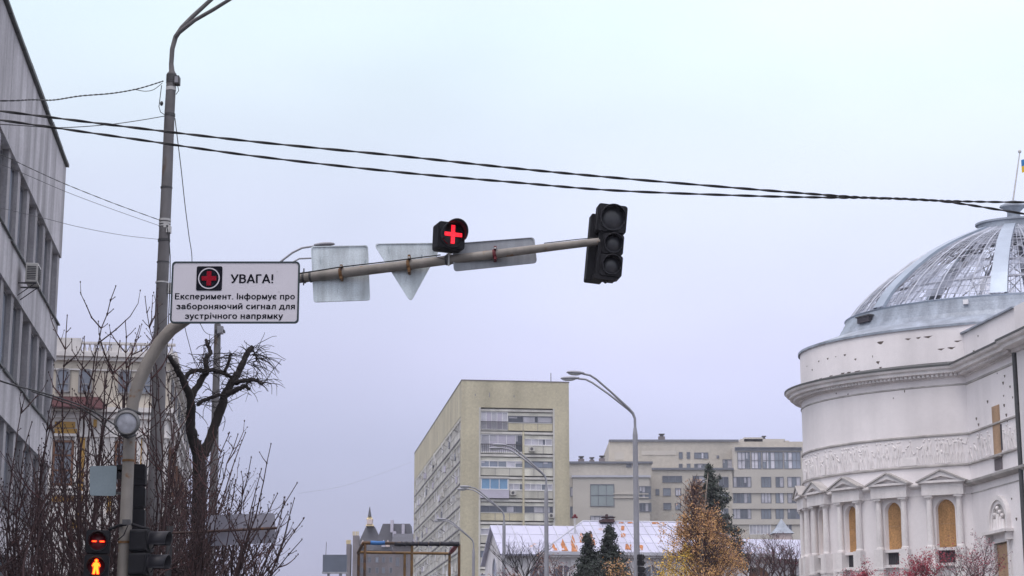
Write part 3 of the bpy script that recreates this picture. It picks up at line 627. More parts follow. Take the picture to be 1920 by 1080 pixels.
for t_ in (.33, .66): slab4(rf, (-.3, GD / 2 * t_, ze + (zri - ze) * t_ + .02), (u1, GD / 2 * t_, ze + (zri - ze) * t_ + .02), (u1, GD / 2 * t_ + .04, ze + (zri - ze) * t_ + .036), (-.3, GD / 2 * t_ + .04, ze + (zri - ze) * t_ + .036), m_seam, .02)
ef = (uh0, f0, ze), (uh1, f0, ze), (uh1, f0 + HD, ze), (uh0, f0 + HD, ze); r0 = (ur0, f0 + HD / 2, zm); r1 = (ur1, f0 + HD / 2, zm)
rf.add([*ef, r0, r1], [(0, 1, 5, 4), (1, 2, 5), (2, 3, 4, 5), (3, 0, 4), (0, 3, 2, 1)], m_whroof)
slope = (zm - ze) / (HD / 2)
def hp(u_, t_, lift=.0): return V((u_, f0 + HD / 2 * t_, ze + (zm - ze) * t_ + lift))
for k in range(1, 26):                                               # standing seams run up the slope
    uu = uh0 + (uh1 - uh0) * k / 26; t1 = 1.
    if uu < ur0: t1 = (uu - uh0) / (ur0 - uh0)
    if uu > ur1: t1 = (uh1 - uu) / (uh1 - ur1)
    a_, b_ = hp(uu, 0, .05), hp(uu, t1, .05); slab4(rf, a_, a_ + V((.045, 0, 0)), b_ + V((.045, 0, 0)), b_, m_seam, .05)
for t_ in (.3, .58, .85):
    x0 = uh0 + (ur0 - uh0) * t_; x1 = uh1 - (uh1 - ur1) * t_; slab4(rf, hp(x0, t_, .02), hp(x1, t_, .02), hp(x1, t_ + .008, .02), hp(x0, t_ + .008, .02), m_seam, .02)
rf.tube([r0, r1], .08, m_seam, 6); rf.tube([ef[0], r0], .07, m_seam, 6); rf.tube([ef[1], r1], .07, m_seam, 6)
rf.box(uh0 - .05, uh1 + .05, f0 - .12, f0 - .01, ze - .2, ze + .02, m_seam); rf.box(uh0, uh1, f0 + .05, f0 + .5, ze - .34, ze - .14, m_whwall)
# rust sheets: outlines read off the roof, lying on it
nW = V((0, 0, 0)); RI = MW.inverted()
pl_p = MW @ hp(0, 0, .022); pl_n = (MW.to_3x3() @ V((0, -(zm - ze), HD / 2))).normalized()
random.seed(5)
def rust(pts):
    vs = [RI @ hit(x, y, pl_p, pl_n) for x, y in pts]; rf.add(vs, [tuple(range(len(vs)))], m_rust)
for (xa, ya, w_, h_, lean) in ((1041, 1032, 9, 14, -4), (1059, 1033, 12, 24, -4), (1078, 1034, 13, 32, -5), (1092, 1017, 10, 19, -3), (1112, 1022, 10, 28, -5)):
    pts = [(xa - w_ / 2, ya), (xa + w_ / 2, ya), (xa + w_ * .42 + lean * .3, ya - h_ * .35), (xa + w_ * .25 + lean * .5, ya - h_ * .38), (xa + w_ * .2 + lean * .7, ya - h_ * .7), (xa + lean, ya - h_), (xa - w_ * .3 + lean * .7, ya - h_ * .62), (xa - w_ * .5 + lean * .5, ya - h_ * .55), (xa - w_ * .36 + lean * .3, ya - h_ * .3)]
    rust(pts)
for (x0, y0, x1, y1) in ((1164, 986, 1171, 994), (1164, 1000, 1173, 1007), (1172, 1020, 1184, 1030), (1198, 1022, 1206, 1031), (1160, 979, 1170, 981), (1176, 979, 1192, 981), (1222, 979, 1236, 982), (1370, 1018, 1390, 1030), (1345, 1024, 1362, 1032)):
    rust([(x0, y1), (x1 - 1, y1 + .5), (x1, y0 + 1), ((x0 + x1) / 2, y0 - .7), (x0 + 1, y0)])
rf.add([(uw(1380), 4.5, P(1440, 1006, WY + 4.5).z), (uw(1620), 4.5, P(1440, 1006, WY + 4.5).z), (uw(1620), 0, ze - .3), (uw(1380), 0, ze - .3)], [(3, 2, 1, 0)], m_whroof)
rf.build('roof', hb)
for x_ in (1010, 1055, 1085, 1220, 1330, 1420):
    uu = uw(x_); fy = f0 + .5 if x_ > 1015 else .2; w_ = .85 if x_ != 1010 else .7; zb_ = P(x_, 1082, WY).z - 2; zt2 = P(x_, 1056, WY).z
    window(hb, MW, uu - w_, uu + w_, zb_, zt2, fy - .02, m_whwall, m_glassB if x_ < 1300 else m_brown, 2, 3, .12, .1, arch=True)
gw = MB(frame(MW @ V((0, GD, 0)), -ST, RT)); zz = P(928, 1048, WY + 5).z; gw.ring(archpts(5.0 - .1, 7.0 + .1, zz - 4, zz + .1), archpts(5., 7., zz - 3.9, zz), -.08, .1, m_seam); gw.poly(archpts(5., 7., zz - 3.9, zz), -.03, .05, m_glassB); gw.build('gable_window', hb)
vn = MB(MW); uu = uw(1166); vn.box(uu - .55, uu + .5, f0 + 5.8, f0 + 7, zm - .1, zm + .07, m_hatch); vn.box(uu - .3, uu + .5, f0 + 6, f0 + 6.8, zm + .07, zm + .16, m_hatch); vn.box(uu - .06, uu + .1, f0 + 6.2, f0 + 6.5, zm + .16, zm + .5, m_hatch); vn.box(uu - .35, uu + .6, f0 + 6, f0 + 6.8, zm + .26, zm + .31, m_hatch); vn.build('roof_hatch', hb)
vn = MB(); q = P(1078, 1008, WY + 4); vn.tube([q, P(1078, 968, WY + 4)], .05, m_lsteel, 6); vn.tube([P(1073, 970, WY + 4), P(1083, 970, WY + 4)], .07, m_redcl, 6); vn.ball(P(1078, 967, WY + 4), .12, m_redcl); vn.build('roof_aerial', hb)
tp = P(1468, 1000, 150); tt = thing('roof_turret', 'small pyramid zinc roof on pale pink base left of the rotunda', 'turret', (tp.x, 150, 0))
t = MB(); a_, b_, zA, zB = rc(1448, 1000, 1489, 1012, 150); t.box(a_ + .2, b_ - .2, 150, 151.6, 0, zB, m_pink); t.build('base', tt)
t = MB(); c_ = ((a_ + b_) / 2, 150.8); q = P(1468, 972, 150.8).z
t.add([(a_, 149.8, zB), (b_, 149.8, zB), (b_, 151.8, zB), (a_, 151.8, zB)] + [(c_[0] + (x - c_[0]) * .5, c_[1] + (y - c_[1]) * .5, zB + (q - zB) * .4) for x, y in ((a_, 149.8), (b_, 149.8), (b_, 151.8), (a_, 151.8))] + [(c_[0], c_[1], q)],
      [(0, 1, 5, 4), (1, 2, 6, 5), (2, 3, 7, 6), (3, 0, 4, 7), (4, 5, 8), (5, 6, 8), (6, 7, 8), (7, 4, 8), (3, 2, 1, 0)], m_zinc); t.build('roof', tt)
# ------------------------------------------------------------------ white domed rotunda on the right
DC = P(1918, 700, 97); DC.z = 0; R = 11.62
dcam = V((-DC.x, -DC.y, 0)).normalized(); dleft = V((-DC.y, DC.x, 0)).normalized()
def ang(phi):                                         # polar angle of a spot phi degrees left of the side facing the camera
    d = dcam * cos(rad(phi)) + dleft * sin(rad(phi)); return math.atan2(d.y, d.x)
def rp(phi, r): return DC + (dcam * cos(rad(phi)) + dleft * sin(rad(phi))) * r
QD = .65                                              # the hall is oval: shallower towards the street
SQ = Matrix.Identity(4)
for i in range(3):
    for j in range(3): SQ[i][j] += (QD - 1) * dcam[i] * dcam[j]
MD = Matrix.Translation(DC) @ SQ
def rw(phi, r): return MD @ (rp(phi, r) - DC)
def tf(phi): return math.sqrt(cos(rad(phi)) ** 2 + (QD * sin(rad(phi))) ** 2)
ro = thing('domed_rotunda', 'white rotunda hall with glass dome, relief frieze and boarded windows', 'building', DC)
Y14 = rw(14, R).y; Y20 = rw(20.3, R).y
def z14(py): return P(1815, py, Y14).z
def z20(py): return P(1771, py, Y20).z
ZA = z14(608); ZC1 = z14(684); ZC0 = z14(706); ZF1 = z14(813); ZF0 = z14(870); ZE1 = z20(907); ZE0 = z20(929); ZW0 = z20(1027); ZP = z20(1060)
wl = MB(MD)
wl.lathe([(R, 0), (R, z20(1062))], m_white, 160)
A0, A1 = ang(110), ang(110)
wl.lathe([(R, ZE0 - .05), (R, ZA)], m_white, 160)
wl.lathe([(R - .35, z20(1062)), (R - .35, ZE0)], m_white, 160)                 # back of the window recesses
bays = [20.3 + 14.4 * k for k in range(7)]
def pier(p0, p1, z0, z1, r0=None, r1=None):
    n_ = max(2, int((p1 - p0) / 1.5)); r0 = r0 or R - .36; r1 = r1 or R
    for j in range(n_):
        a_, b_ = p0 + (p1 - p0) * j / n_, p0 + (p1 - p0) * (j + 1) / n_
        q = [rp(a_, r1), rp(b_, r1), rp(b_, r0), rp(a_, r0)]; q = [x - DC for x in q]
        wl.add([(x.x, x.y, z0) for x in q] + [(x.x, x.y, z1) for x in q], [(0, 1, 5, 4), (1, 2, 6, 5), (3, 0, 4, 7), (4, 5, 6, 7), (3, 2, 1, 0)], m_white)
hw = 2.45
prev = 5.
for ph in bays:
    pier(prev, ph - hw, z20(1062), ZE0); prev = ph + hw
    # arch head above each window
    zs = z20(936) - R * rad(hw)
    for j in range(26):
        c0, c1 = cos(pi * j / 26), cos(pi * (j + 1) / 26)
        zlow = zs + R * rad(hw) * sin(pi * (j + .5) / 26)
        pier(ph + hw * c1, ph + hw * c0, zlow, ZE0)
    pier(ph - hw, ph + hw, ZW0 - .12, ZW0 + .02, R - .36, R + .12)
    pier(ph - hw, ph + hw, z20(1062), z20(1055))
pier(prev, 115, z20(1062), ZE0); pier(115, 365, z20(1062), ZE0)
random.seed(11)
def gouge(px, py, w_, h_, rr=R + .006):
    # scar in the plaster, on the drum
    Mi = MD.inverted(); d = Mi.to_3x3() @ ray(px, py); o = Mi @ V((0, 0, CAMZ)); a2 = d.x ** 2 + d.y ** 2; b2 = 2 * (o.x * d.x + o.y * d.y); c2 = o.x ** 2 + o.y ** 2 - rr ** 2
    disc = b2 * b2 - 4 * a2 * c2
    if disc < 0: return
    t_ = (-b2 - math.sqrt(disc)) / (2 * a2); q = o + d * t_; an = math.atan2(q.y, q.x); s_ = 86 / F * 1.35
    pts = [(-.5, .3), (-.2, .5), (.2, .42), (.5, .5), (.3, 0), (.1, -.5), (-.12, -.35), (-.3, -.05)]
    dens = max(.25, abs(d.normalized().dot(V((cos(an), sin(an), 0)))))
    vs = []
    for (x, z) in pts:
        aa = an + x * w_ * s_ * random.uniform(.8, 1.2) / dens / rr; vs.append((rr * cos(aa), rr * sin(aa), q.z + z * h_ * s_ * random.uniform(.8, 1.2)))
    wl.add(vs, [tuple(range(len(vs)))], m_gouge)
for (x, y, w_, h_) in ((1651, 643, 11, 5), (1703, 636, 9, 3), (1722, 634, 7, 3), (1740, 632, 12, 3.5), (1764, 655, 12, 3), (1784, 653, 11, 3.5), (1795, 640, 12, 2.5), (1523, 694, 2, 3), (1535, 678, 2.5, 3), (1552, 673, 3, 3), (1584, 666, 4, 3),
                      (1604, 674, 4, 3), (1646, 680, 6, 4.5), (1651, 690, 5, 3), (1523, 716, 3, 3), (1530, 713, 5, 3), (1538, 711, 5, 3), (1558, 706, 6, 3.5), (1580, 701, 6, 3.5), (1592, 699, 7, 3), (1607, 697, 9, 3), (1513, 687, 1.5, 2), (1567, 669, 2, 1.5), (1636, 669, 1.5, 4), (1675, 747, 2, 2.5), (1696, 734, 2, 4), (1590, 740, 2, 4), (1568, 738, 2, 3)):
    gouge(x, y, w_, h_)
# nave wall running towards the camera
J = rw(13.6, R); MN = frame((J.x, J.y, 0), -ST, RT)
def un(px, py=750): return (hit(px, py, J, RT) - J).dot(-ST)
def zn(px, py): return hit(px, py, (J.x, J.y, 0), RT).z
NL = 26.; ue = un(1908); wl.M = MN
for (a_, b_, z0, z1) in ((-2, NL, z14(880) + .02, z14(627)),):
    wl.box(a_, NL, .0, 22, z0, z1, m_white)
dx0, dx1 = un(1868, 1040), un(1893, 1040); dzt = zn(1880, 1017)
wl.box(-2, dx0, 0, 22, 0, z14(880) + .02, m_white); wl.box(dx1, NL, 0, 22, 0, z14(880) + .02, m_white); wl.box(dx0, dx1, 0, 22, dzt, z14(880) + .02, m_white); wl.box(dx0, dx1, .3, 22, 0, dzt, m_grille)
wl.box(ue + .55, NL, -.16, .02, 0, z14(627), m_white)
for (px, py, s_) in ((1884, 705, 2.5), (1881, 718, 3), (1894, 725, 2.5), (1882, 742, 2), (1852, 753, 3), (1883, 760, 3), (1831, 785, 3), (1835, 796, 3), (1887, 778, 3), (1889, 790, 1.5), (1826, 659, 3), (1834, 657, 2.5), (1834, 630, 2), (1897, 935, 2), (1906, 973, 3), (1870, 700, 1.5), (1899, 745, 2)):
    uu = un(px, py); z_ = zn(px, py); q = s_ * 84 / F * .9
    wl.add([(uu - q * 2, -.006, z_ + q), (uu + q * 1.6, -.006, z_ + q * .8), (uu + q, -.006, z_ - q), (uu - q * .4, -.006, z_ - q * 1.5)], [(0, 1, 2, 3)], m_gouge)
wl.build('wall', ro)
# cornices
cn = MB(MD)
cor = [(R, ZC0 - .02), (R + .12, ZC0), (R + .14, ZC0 + .16), (R + .62, ZC0 + .2), (R + .64, ZC0 + .34), (R + .80, ZC0 + .4), (R + .86, ZC1 - .08)]
cn.lathe(cor, m_trim, 160); cn.lathe([(R + .86, ZC1 - .08), (R + .9, ZC1 - .07), (R + .9, ZC1 + .01), (R, ZC1 + .22)], m_flash, 160)
for k in range(110):
    aa = ang(5 + k * 1.15); ca, sa = cos(aa), sin(aa); q = Matrix(((ca, -sa, 0, 0), (sa, ca, 0, 0), (0, 0, 1, 0), (0, 0, 0, 1)))
    vs = [q @ V((x, y, z)) for z in (ZC0 + .05, ZC0 + .195) for (x, y) in ((R + .1, -.065), (R + .44, -.065), (R + .44, .065), (R + .1, .065))]
    cn.add(vs, [(0, 3, 2, 1), (4, 5, 6, 7), (0, 1, 5, 4), (1, 2, 6, 5), (2, 3, 7, 6), (3, 0, 4, 7)], m_trim)
zl = z14(720); cn.lathe([(R, zl - .05), (R + .05, zl - .02), (R + .05, zl + .03), (R, zl + .05)], m_wet, 160)
for (z_, d_) in ((ZF1, .09), (ZF0, .12)): cn.lathe([(R, z_ - .07), (R + d_, z_ - .04), (R + d_, z_ + .03), (R, z_ + .07)], m_wet, 160)
cn.lathe([(R, z20(884) + .12), (R + .14, z20(884) + .1), (R + .14, z20(884) + .0), (R, z20(884) - .05)], m_trim, 160) if False else None
cn.lathe([(R, ZE1 + .08), (R + .34, ZE1 + .02), (R + .34, ZE1 - .08), (R + .2, ZE1 - .16), (R, ZE1 - .2)], m_trim, 160)
cn.lathe([(R, ZE0 - .0), (R + .03, ZE0), (R + .03, ZE0 + .05), (R, ZE0 + .06)], m_trim, 160)
cn.M = MN; un0 = -1.0
def strip(u0, u1, prof, m):                            # moulding along the straight wall; prof = (out, z)
    k = len(prof); cn.add([(u0, -p[0], p[1]) for p in prof] + [(u1, -p[0], p[1]) for p in prof], [(i, i + 1, k + i + 1, k + i) for i in range(k - 1)] + [tuple(range(k)), tuple(range(2 * k - 1, k - 1, -1))], m)
cp_ = [(r_ - R, z_) for r_, z_ in cor]
strip(un0, ue + .3, cp_, m_trim); strip(un0, ue + .3, [(.86, ZC1 - .08), (.9, ZC1 - .07), (.9, ZC1 + .01), (0, ZC1 + .22)], m_flash)
strip(ue + .3, NL, [(a_ + .16 if a_ > .01 else 0, z_) for a_, z_ in cp_], m_trim); strip(ue + .3, NL, [(1.02, ZC1 - .08), (1.06, ZC1 - .07), (1.06, ZC1 + .01), (0, ZC1 + .22)], m_flash)
k = 0
while .2 + k * .235 < ue + .2: u_ = .2 + k * .235; cn.box(u_, u_ + .13, -.44, -.1, ZC0 + .05, ZC0 + .195, m_trim); k += 1
for (z_, d_) in ((zl, .05), (ZF1, .09), (ZF0, .12)): strip(un0, NL, [(0, z_ - .07), (d_, z_ - .04), (d_, z_ + .03), (0, z_ + .07)], m_wet)
strip(un0, NL, [(0, ZE1 - .2), (.2, ZE1 - .16), (.34, ZE1 - .08), (.36, ZE1 + .03), (0, ZE1 + .1)], m_wet)
strip(un0, NL, [(0, ZE0), (.03, ZE0), (.03, ZE0 + .05), (0, ZE0 + .06)], m_wet)
zp_ = z14(627); strip(-.3, un(1904, 600), [(0, zp_), (.14, zp_ + .01), (.14, zp_ + .09), (0, zp_ + .1)], m_zinc)
cn.build('cornice', ro)
# frieze of small figures in relief
fz = MB(MD); random.seed(42); hF = ZF1 - ZF0 - .2
def figure(put, z0, h_, w_):
    st = random.uniform(-.35, .35); dirn = random.choice((-1, 1)); hh = h_ * random.choice((1, 1, .95, .8))
    if random.random() < .2: hh *= .7
    kq = .62; hip = put(st * w_ * .3, z0 + hh * .48); sh = put(st * w_ * .5, z0 + hh * .80)
    fz.tube([hip, put(st * w_ * .4, z0 + hh * .62), sh], [h_ * .07 * kq, h_ * .085 * kq, h_ * .08 * kq], m_relief, 6)
    fz.ball(put(st * w_ * .55, z0 + hh * .92), h_ * .046, m_relief, 6, 4)
    fz.tube([hip, put(-w_ * .2 * dirn, z0 + hh * .25), put(-w_ * .28 * dirn, z0)], [h_ * .07 * kq, h_ * .05 * kq, h_ * .035 * kq], m_relief, 6)
    fz.tube([hip, put(w_ * .25 * dirn, z0 + hh * .27), put(w_ * .18 * dirn, z0)], [h_ * .07 * kq, h_ * .05 * kq, h_ * .035 * kq], m_relief, 6)
    e = put(w_ * random.uniform(.3, .7) * dirn, z0 + hh * random.uniform(.5, .8)); fz.tube([sh, e, put(w_ * random.uniform(.6, 1.1) * dirn, z0 + hh * random.uniform(.4, 1.0))], [h_ * .032, h_ * .026, h_ * .018], m_relief, 5)
    for q in range(random.choice((0, 1, 2, 3))): x_ = random.uniform(-.35, .35) * w_; fz.tube([put(x_ * .4, z0 + hh * .62), put(x_, z0 + hh * .3), put(x_ * 1.2, z0 + .02)], [h_ * .02, h_ * .026, h_ * .03], m_relief, 4)
    if random.random() < .3: x_ = random.uniform(-.8, .8) * w_; fz.ball(put(x_, z0 + h_ * random.uniform(.1, .6)), (h_ * .05, h_ * .05, h_ * random.uniform(.05, .1)), m_relief, 6, 4)
ph = 12.5
while ph < 112:
    dp = random.choice((.9, 1.1, 1.3, 1.5, 2.0))
    figure(lambda du, z_, p=ph: (rp(p - du / R * 57.3, R + .004) - DC) + V((0, 0, z_)), ZF0 + .1, hF, .36); ph += dp
for p_ in (27, 29, 45, 60, 75): fz.add([rp(p_, R + .06) - DC + V((0, 0, ZF0 + .08)), rp(p_ + 2.4, R + .06) - DC + V((0, 0, ZF0 + .08)), rp(p_ + 2.4, R + .06) - DC + V((0, 0, ZF0 + .5)), rp(p_, R + .06) - DC + V((0, 0, ZF0 + .5))], [(3, 2, 1, 0)], m_relief)
fz.M = MN; u_ = .3
wu0, wu1 = un(1862, 800), un(1876, 800)
while u_ < NL - 1:
    if not (wu0 - .3 < u_ < wu1 + .3): figure(lambda du, z_, b=u_: V((b + du, -.015, z_)), ZF0 + .1, hF, .34)
    u_ += random.uniform(.28, .5)
fz.build('frieze', ro)
# columns, pediments, boarded windows
def radial(ph, rad_=None):                                       # frame on the drum: X to the viewer's right, Y inward
    q = rw(ph, rad_ or R); n_ = (SQ.inverted().to_3x3() @ (rp(ph, R) - DC)).normalized(); q = V((q.x, q.y, 0)); return frame((q.x, q.y, 0), V((-n_.y, n_.x, 0)), -n_)
for ph in bays:
    mr_ = radial(ph); a3 = R * rad(3.75) * tf(ph)
    pd = MB(mr_); hwid = R * rad(6.05) * tf(ph); zb_ = ZE1 + .02; zt3 = z20(884); ins = .55
    out_ = [(-hwid, zb_), (hwid, zb_), (hwid, zb_ + .1), (0, zt3), (-hwid, zb_ + .1)]; inn = [(-hwid * .62, zb_ + .11), (hwid * .62, zb_ + .11), (hwid * .62, zb_ + .12), (0, zt3 - .26), (-hwid * .62, zb_ + .12)]
    pd.ring(out_, inn, -.52, -.3, m_trim); pd.poly(out_, -.3, .3, m_trim); pd.poly([(-a3 - .3, ZE0 + .0), (a3 + .3, ZE0), (a3 + .3, zb_), (-a3 - .3, zb_)], -.36, .1, m_trim)
    e_ = .06
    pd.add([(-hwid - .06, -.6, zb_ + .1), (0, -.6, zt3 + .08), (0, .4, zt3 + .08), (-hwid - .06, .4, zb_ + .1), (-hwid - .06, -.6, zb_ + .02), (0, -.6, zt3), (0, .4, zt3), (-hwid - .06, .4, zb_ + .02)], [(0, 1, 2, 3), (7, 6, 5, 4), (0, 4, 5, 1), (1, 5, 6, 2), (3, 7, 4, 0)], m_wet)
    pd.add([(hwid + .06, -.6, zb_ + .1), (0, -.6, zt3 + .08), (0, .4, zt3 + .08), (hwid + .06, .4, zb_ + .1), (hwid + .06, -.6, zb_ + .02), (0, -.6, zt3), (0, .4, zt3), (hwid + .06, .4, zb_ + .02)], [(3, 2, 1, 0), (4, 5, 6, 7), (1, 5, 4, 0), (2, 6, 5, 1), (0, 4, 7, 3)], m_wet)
    pd.build('pediment', ro)
    for sx_ in (-a3, a3):
        c = MB(mr_ @ Matrix.Translation((sx_, -.12, 0))); c.lathe([(.20, ZW0 + .02), (.20, ZW0 + .1), (.165, ZW0 + .14), (.165, ZW0 + .9), (.14, ZE0 - .2), (.16, ZE0 - .17), (.19, ZE0 - .09)], m_trim, 14)
        c.box(-.21, .21, -.21, .21, ZE0 - .09, ZE0 - .002, m_trim); c.box(-.24, .24, -.24, .2, 0, ZW0 + .02, m_trim); c.box(-.27, .27, -.27, .2, ZP - .12, ZP - .03, m_trim); c.build('column', ro)
    b_ = MB(mr_); zs = z20(936); r_ = R * rad(hw) * tf(ph) * 1.04; b_.poly(archpts(-r_, r_, ZW0 + .03, zs), .2, .3, m_ply); b_.box(-r_ + .02, r_ - .02, .19, .205, ZW0 + (zs - ZW0) * .5, ZW0 + (zs - ZW0) * .5 + .015, m_ply2); b_.build('boarded_window', ro)
    b_ = MB(mr_); b_.box(-r_, r_, .12, .3, z20(1054), z20(1032), m_grille)
    for j in range(9): b_.box(-r_ + (j + .5) * r_ / 4.5 - .01, -r_ + (j + .5) * r_ / 4.5 + .01, .1, .12, z20(1054), z20(1032), m_dsteel)
    b_.box(-r_ - .15, r_ + .15, -.22, .1, z20(1061), z20(1056), m_trim); b_.build('grille', ro)
b_ = MB(MN); z0, z1 = zn(1869, 855), zn(1869, 760); b_.box(wu0, wu1, -.03, .1, z0, z1, m_ply2); b_.box(wu1, wu1 + .14, -.03, .05, z0 + .2, z0 + 1.4, m_grille); b_.box(wu0 - .08, wu1 + .12, -.3, 0, z0 - .1, z0, m_wet); b_.box(wu0 + .03, wu1, -.05, 0, zn(1869, 882), z0 - .14, m_mauve); b_.build('boarded_window', ro)
b_ = MB(MN); b_.box(dx0 + .02, dx1 - .12, .05, .12, 0, dzt - .04, m_ply2); b_.box(dx0 - .25, dx0, -.1, .02, 0, dzt + .1, m_trim); b_.box(dx1, dx1 + .25, -.1, .02, 0, dzt + .1, m_trim); b_.box(dx0, dx1, -.1, .02, dzt, dzt + .1, m_trim); b_.build('boarded_door', ro)
nu0, nu1 = un(1858, 960), un(1895, 960); nz0, nz1 = zn(1877, 995), zn(1877, 928)
b_ = MB(MN); oo = archpts(nu0, nu1, nz0, nz1, 16); ii = archpts(nu0 + .22, nu1 - .22, nz0 + .01, nz1 - .22, 16); i2 = archpts(nu0 + .4, nu1 - .4, nz0 + .02, nz1 - .4, 16)
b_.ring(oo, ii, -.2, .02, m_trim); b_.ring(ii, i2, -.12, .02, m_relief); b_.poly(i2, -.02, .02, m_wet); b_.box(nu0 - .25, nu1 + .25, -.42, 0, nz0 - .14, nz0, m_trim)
for q in (nu0, nu1): b_.box(q - .12, q + .12, -.3, 0, nz0 - .5, nz0 - .14, m_trim)
mc_ = (nu0 + nu1) / 2
for (dx_, h_) in ((-.5, .8), (-.15, 1.1), (.2, .9), (.5, .7)):
    b_.tube([(mc_ + dx_, -.06, nz0 + .05), (mc_ + dx_ * .9, -.08, nz0 + h_ * .7)], [.16, .1], m_relief, 6); b_.ball((mc_ + dx_ * .85, -.1, nz0 + h_ * .95), .11, m_relief, 6, 4)
b_.build('niche', ro)
dpipe = MB(MN); dpipe.tube([(ue + .35, -.18, 0), (ue + .35, -.18, ZC0)], .12, m_dsteel, 8); dpipe.box(ue + .1, ue + .55, -.02, .01, 0, ZC0, m_flash); dpipe.build('drainpipe', ro)
# dome: zinc steps, wide ribs, glazing grid with missing panes, trusses inside, lantern
dm = MB(MD); zd1 = P(1838, 429, 96.5).z; rt_ = 2.25
def zq(py): return P(1600, py, 97).z
zd0 = zq(592)
dm.lathe([(R + .1, ZA - .06), (R + .1, ZA + .06), (9.95, zq(629)), (9.7, zq(628)), (9.55, zq(620)), (9.49, zq(619.5)), (9.4, zq(612)), (9.34, zq(611.5)), (9.25, zq(603)), (9.19, zq(602.5)), (9.12, zd0 - .03), (8.7, zd0 + .06)], m_zinc, 128)
dm.lathe([(9.13, zd0 - .06), (9.18, zd0 + .02), (8.9, zd0 + .08)], m_zincl, 128)
for (p_, z_) in ((56, zq(613)), ): dm.M = radial(p_, 9.45); dm.box(-.45, .45, -.1, .2, z_, z_ + .3, m_grille); dm.box(-.55, .55, -.15, .2, z_ + .3, z_ + .36, m_dsteel)
dm.M = radial(16, 9.3); dm.box(-.12, .12, -.14, .2, zq(606), zq(598), m_wfr); dm.M = MD
dm.build('dome_base', ro)
prof = [(8.98, zd0 + .02)] + [((1918 - x) / F * (1.025 - .16 * (x - 1630) / 208) * 97, P(x, y, 97).z) for x, y in ((1630, 557), (1666, 521), (1715, 484), (1757, 462), (1789, 449), (1815, 440), (1838, 432))]
def dpt(t_):                                           # t_ 0..1 from rim to crown, smooth through the outline
    s_ = t_ * (len(prof) - 1); i = min(int(s_), len(prof) - 2); f_ = s_ - i
    a_, b_ = prof[i], prof[i + 1]; p0 = prof[max(0, i - 1)]; p3 = prof[min(len(prof) - 1, i + 2)]
    cr = lambda k: .5 * (2 * a_[k] + (b_[k] - p0[k]) * f_ + (2 * p0[k] - 5 * a_[k] + 4 * b_[k] - p3[k]) * f_ ** 2 + (3 * a_[k] - 3 * b_[k] + p3[k] - p0[k]) * f_ ** 3)
    return cr(0), cr(1)
NR, NSEG = 20, 19
random.seed(77)
base_a = ang(6)
bars = MB(MD); panes = MB(MD); truss = MB(MD)
from mathutils import noise as mnoise
def dome_pt(a_, t_, off=0.):
    r_, z_ = dpt(t_); return V(((r_ + off) * cos(a_), (r_ + off) * sin(a_), z_ + off * .6))
for k in range(8):
    a0_ = base_a + k * pi / 4; hwid = .05
    rib = MB(MD); n_ = 18; vs = []
    for i in range(n_ + 1):
        t_ = i / n_; r_, z_ = dpt(t_); ha = .42 / max(r_, 1) * (1 - .38 * t_)
        for (da, of) in ((-ha, .02), (-ha, .16), (ha, .16), (ha, .02)): vs.append(dome_pt(a0_ + da, t_, of))
    rib.add(vs, [(4 * i + j, 4 * i + j + 1, 4 * i + j + 5, 4 * i + j + 4) for i in range(n_) for j in range(3)], m_zincl); rib.build('dome_rib', ro)
    for j in range(NSEG + 1):
        aj = a0_ + pi / 4 * (j + .0) / NSEG
        if j: bars.tube([dome_pt(aj, i / 10, .03) for i in range(11)], (.014 if j % 5 else .045), m_bar, 4, False, False)
        for i in range(NR):
            if j == NSEG: continue
            t0, t1 = i / NR, (i + 1) / NR; a1_ = a0_ + pi / 4 * j / NSEG; a2_ = a0_ + pi / 4 * (j + 1) / NSEG
            c = dome_pt((a1_ + a2_) / 2, (t0 + t1) / 2); back = c.x * dcam.x + c.y * dcam.y < 0; nn = mnoise.noise(c * .55) + random.uniform(-.25, .25)
            if nn > (-.35 if back else .05) + .55 * max(0, (i - 8) / 12): continue
            panes.add([dome_pt(a1_, t0), dome_pt(a2_, t0), dome_pt(a2_, t1), dome_pt(a1_, t1)], [(0, 1, 2, 3)], m_dome)
    for j in range(0, 4, 2):
        aj = a0_ + pi / 16 * j + .04
        truss.tube([dome_pt(aj, i / 8, -.45) for i in range(9)], .05, m_truss, 4, False, False)
        for i in range(7):
            truss.tube([dome_pt(aj, i / 7, -.45), dome_pt(aj, (i + .5) / 7, -.02)], .028, m_truss, 3, False, False); truss.tube([dome_pt(aj, (i + .5) / 7, -.02), dome_pt(aj, (i + 1) / 7, -.45)], .028, m_truss, 3, False, False)
        for i in range(1, 6): truss.tube([dome_pt(aj, i / 7, -.45), dome_pt(aj + pi / 16, (i + 1) / 7, -.45)], .03, m_truss, 3, False, False); truss.tube([dome_pt(aj + pi / 16, i / 7, -.45), dome_pt(aj, (i + 1) / 7, -.45)], .03, m_truss, 3, False, False)
for i in range(1, NR):
    t_ = i / NR; bars.tube([dome_pt(base_a + 2 * pi * q / 112, t_, .02) for q in range(113)], .013, m_bar, 4, False, False)
for t_ in (.2, .6): truss.tube([dome_pt(2 * pi * q / 64, t_, -.4) for q in range(65)], .07, m_truss, 4, False, False)
bars.build('glazing_bars', ro); panes.build('dome_glazing', ro); truss.build('dome_truss', ro)
lt = MB(MD); rl, zl_ = prof[-1]
